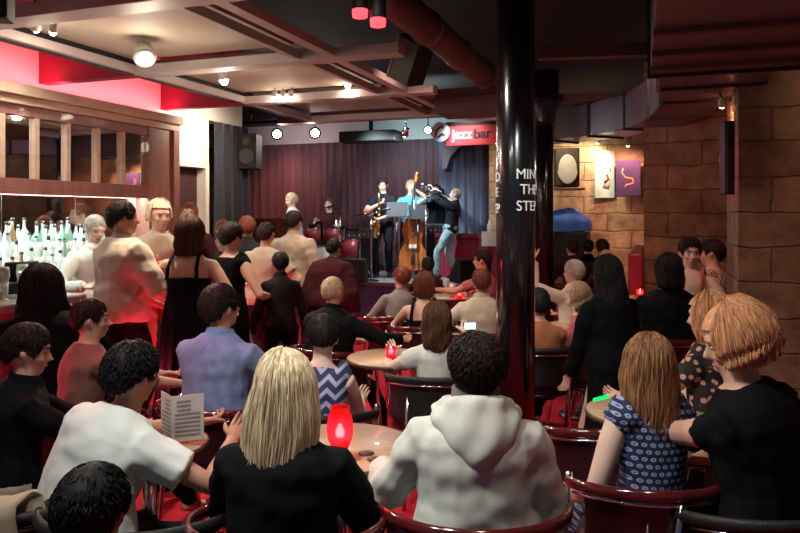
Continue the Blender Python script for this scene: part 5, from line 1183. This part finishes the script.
# music stands, mic stands
def mstand(px, Y, h, label, rz=0, w=.34):
    t = thing('music_stand', label, 'music stand', (at(px, Y).x, Y, SB), rz)
    obj('desk', rot(box(-w/2, w/2, -.006, .006, h, h+.26), 'X', -25, (0, 0, h)), K['pa_black'], t, False, .004); obj('ledge', box(-w/2, w/2, -.06, 0, h-.005, h+.005), K['pa_black'], t, False)
    obj('pole', tube([(0, 0, h), (0, 0, .25)], .012, 8), K['steel'], t)
    for a in (.5, 2.6, 4.7): obj('leg', tube([(0, 0, .27), (.24*math.cos(a), .24*math.sin(a), 0.01)], .009, 6), K['steel'], t)
    sh_ = obj('sheet_music', rot(box(-w*.42, w*.42, .007, .010, h+.02, h+.25), 'X', -25, (0, 0, h)), K['paper'], None, False, loc=(at(px, Y).x, Y, SB), rotz=rz); tag(sh_, 'white sheet music on the '+label, 'sheet music')
mstand(397, 11.3, 1.02, 'black music stand right of the saxophonist', .0)
mstand(418, 11.45, .98, 'black music stand in front of the double bass', .1, .30)
def mic(px, Y, h, label, dx=.18):
    t = thing('microphone_stand', label, 'microphone stand', (at(px, Y).x, Y, SB), 0)
    obj('pole', tube([(0, 0, .03), (0, 0, h)], .010, 8), K['chrome'], t); obj('base', lathe([(.13, 0), (.13, .015), (.02, .035)], 24), K['pa_black'], t)
    obj('boom', tube([(-.1, 0, h-.05), (dx, .05, h+.08)], .008, 8), K['chrome'], t); obj('microphone', tube([(dx, .05, h+.08), (dx+.06, .07, h+.09), (dx+.1, .08, h+.10)], [.012, .016, .026], 12, round_ends=True), K['steel'], t)
mic(371, 11.1, 1.05, 'chrome microphone stand before the saxophonist')
mic(426, 11.2, 1.30, 'chrome microphone stand between the bass and the trumpeter', .12)
mic(340, 11.15, 1.1, 'chrome microphone stand by the drum kit', -.2)
o = obj('bottle', join(lathe([(.03, 0), (.033, .01), (.033, .15), (.012, .19), (.012, .23)], 14)), K['glass_w'], None, loc=(at(489, 11.6).x, 11.6, 1.29)); tag(o, 'small clear bottle on the red panelled ledge', 'bottle')
o = obj('notice', box(-.14, .14, -.01, .0, -.10, .14), K['paper'], None, False, loc=(at(490, 11.45).x, 11.44, zat(240, 11.45)), rotz=-RA); tag(o, 'white notice on the red panelling beside the column', 'notice')

# ------------------------------------------------------------------ light of the room
W = bpy.data.worlds.new('room_air'); SC.world = W; W.use_nodes = True
W.node_tree.nodes['Background'].inputs[0].default_value = (.42, .55, .85, 1); W.node_tree.nodes['Background'].inputs[1].default_value = .085
def down(u, v, z, e, col, tgt=None, spot=110, size=.12, fixture=None):
    loc = R(u, v, z); light('ceiling_beam_light', 'SPOT', loc, e, col, tgt if tgt is not None else (loc.x, loc.y, 0), size, spot, .9)
# house downlights over the tables (fixtures above the frame)
down(-1.3, 1.3, 3.2, 130, (.95, 1, .92), at(430, 2.5, .9), 90)
down(-1.9, 1.1, 3.2, 90, (1, .95, .88), at(270, 2.6, .9), 90)
down(-2.9, 1.4, 3.1, 85, (.92, 1, .95), at(100, 2.6, .9), 80)
down(-.2, 1.6, 3.2, 55, (1, .72, .60), at(690, 2.4, .9), 90)
down(-1.6, 3.4, 3.2, 80, (1, .86, .72), at(430, 4.6, .9), 90)
down(-1.9, 5.6, 3.2, 90, (1, .62, .52), at(430, 7, .9), 90)
down(-.5, 5.2, 3.2, 70, (1, .60, .45), at(600, 6.2, .9), 100)
down(-3.4, 4.2, 2.75, 80, (1, .84, .68), at(180, 5.3, 1.2), 110)
down(-3.2, 7.3, 2.9, 75, (1, .72, .62), at(270, 7.4, 1.2), 110)
# pink cove light along the top of the bar cabinet
l = light('cove_tube', 'AREA', R(-5.02, 4.3, 2.72), 38, (1, .12, .18), R(-5.2, 4.3, 3.6), sx=5.0, sy=.06)
l.rotation_euler = (M.Rotation(-RA, 3, 'Z') @ M.Rotation(rad(180-14), 3, 'Y') @ M.Rotation(rad(90), 3, 'Z')).to_euler()
# warm white on the wall by the doorway
down(-4.4, 6.9, 2.75, 75, (1, .93, .74), R(-5.2, 7.0, 2.4), 120)
# cool strip under the cabinet
l = light('shelf_tube', 'AREA', R(-5.08, 4.6, 1.795), 75, (.72, .97, .98), R(-5.03, 4.6, 0), sx=4.0, sy=.05)
l.rotation_euler = (M.Rotation(-RA, 3, 'Z') @ M.Rotation(rad(90), 3, 'Z')).to_euler()
down(-4.5, 4.0, 3.0, 110, (.80, 1, .97), R(-5.0, 4.8, 1.2), 90)  # added front light to whiten the bottles, not part of the strip
# red glow low round the bar and the aisle
for u, v, z, e in ((-3.15, 2.6, .85, 26), (-3.4, 4.9, .45, 14), (-2.6, 3.6, 2.7, 0)):
    if e: light('red_bar_glow', 'POINT', R(u, v, z), e, (1, .03, .07), size=.12)
light('red_aisle', 'SPOT', R(-2.35, 2.6, 2.9), 170, (1, .04, .09), at(212, 2.9, 0), .1, 50, .9)
light('red_aisle', 'SPOT', R(-3.0, 1.6, 2.9), 70, (1, .04, .09), at(90, 3.6, .8), .1, 45, .9)
light('red_aisle', 'POINT', R(-3.15, 3.9, .5), 16, (1, .03, .07), size=.1)
# stage wash
down(-6.4, 10.6, 3.1, 110, (1, .42, .36), R(-6.8, 12.2, 1.9), 60)
down(-4.8, 10.6, 3.15, 50, (.80, .78, 1), R(-4.6, 12.2, 1.4), 70)
down(-3.1, 10.8, 3.1, 45, (.55, .72, 1), R(-3.1, 11.7, 1.6), 70)
down(-4.3, 9.3, 3.1, 480, (.74, .96, 1), at(415, 11.8, 1.7), 46)
down(-6.4, 9.4, 3.1, 260, (1, .86, .76), at(312, 12.0, 1.5), 34)
down(-3.6, 9.8, 3.1, 120, (.8, .95, 1), at(400, 11.4, .6), 60)
down(-3.0, 10.4, 3.1, 40, (1, .85, .8), at(470, 11.4, 2.9), 60)
# grazing light on the picture wall and stone
down(-1.4, 10.0, 3.2, 120, (1, .80, .52), R(-1.6, 11.5, 1.9), 95)
down(-6.3, 11.0, 2.75, 40, (.9, .75, .8), R(-6.3, 12.1, 3.2), 130)  # added uplight without a fixture, brightens the pale board over the curtains
down(-4.0, 11.0, 2.75, 50, (.5, .9, 1), R(-4.0, 12.1, 3.2), 120)  # second added uplight on that board, cool tint
down(-1.2, 1.6, 3.1, 45, (1, .97, .88), at(285, 2.1, 1.1), 36)  # added spot without a fixture, brightens the blond hair
down(-.75, 9.9, 2.5, 22, (1, .25, .20), R(-.14, 10.9, 1.5), 90)
down(.0, 7.0, 3.2, 42, (1, .66, .46), R(.4, 8.5, 1.5), 110)
down(1.1, 4.4, 3.1, 26, (1, .62, .38), R(1.4, 6.0, 1.6), 110)
down(.2, 4.2, 3.1, 55, (1, .34, .24), at(700, 4.6, 1.0), 100)
down(2.7, 2.6, 3.1, 90, (1, .66, .45), R(3.6, 3.0, 1.6), 120)  # this and the next are added to brighten unseen stone the mirrors reflect
down(2.7, 4.9, 3.1, 90, (1, .66, .45), R(3.4, 5.6, 1.9), 120)
light('magenta_lamp', 'SPOT', R(-1.2, 6.2, 2.3), 60, (1, .08, .35), at(725, 5.7, 2.0), .05, 22, .6)
light('column_fill_spot', 'SPOT', at(600, 2.4, 2.9), 110, (.95, 1, .95), at(522, 4.0, 1.68), .05, 24, .8)  # added fill on the white lettering, no fixture there
down(-1.7, 7.4, 2.2, 16, (.9, .6, .8), at(600, 8.0, 2.8), 80)

cam = bpy.data.cameras.new('camera'); co_ = bpy.data.objects.new('camera', cam); COL.objects.link(co_)
co_.location = (0, 0, CH); co_.rotation_euler = (rad(90), 0, 0)
cam.sensor_width = 36; cam.lens = 36*F/800; cam.shift_y = -(266.5-H0)/800; cam.clip_start = .05
SC.camera = co_
SC.view_settings.view_transform = 'Standard'; SC.view_settings.look = 'None'; SC.view_settings.gamma = 1; SC.view_settings.use_curve_mapping = False
SC.view_settings.exposure = 0.2
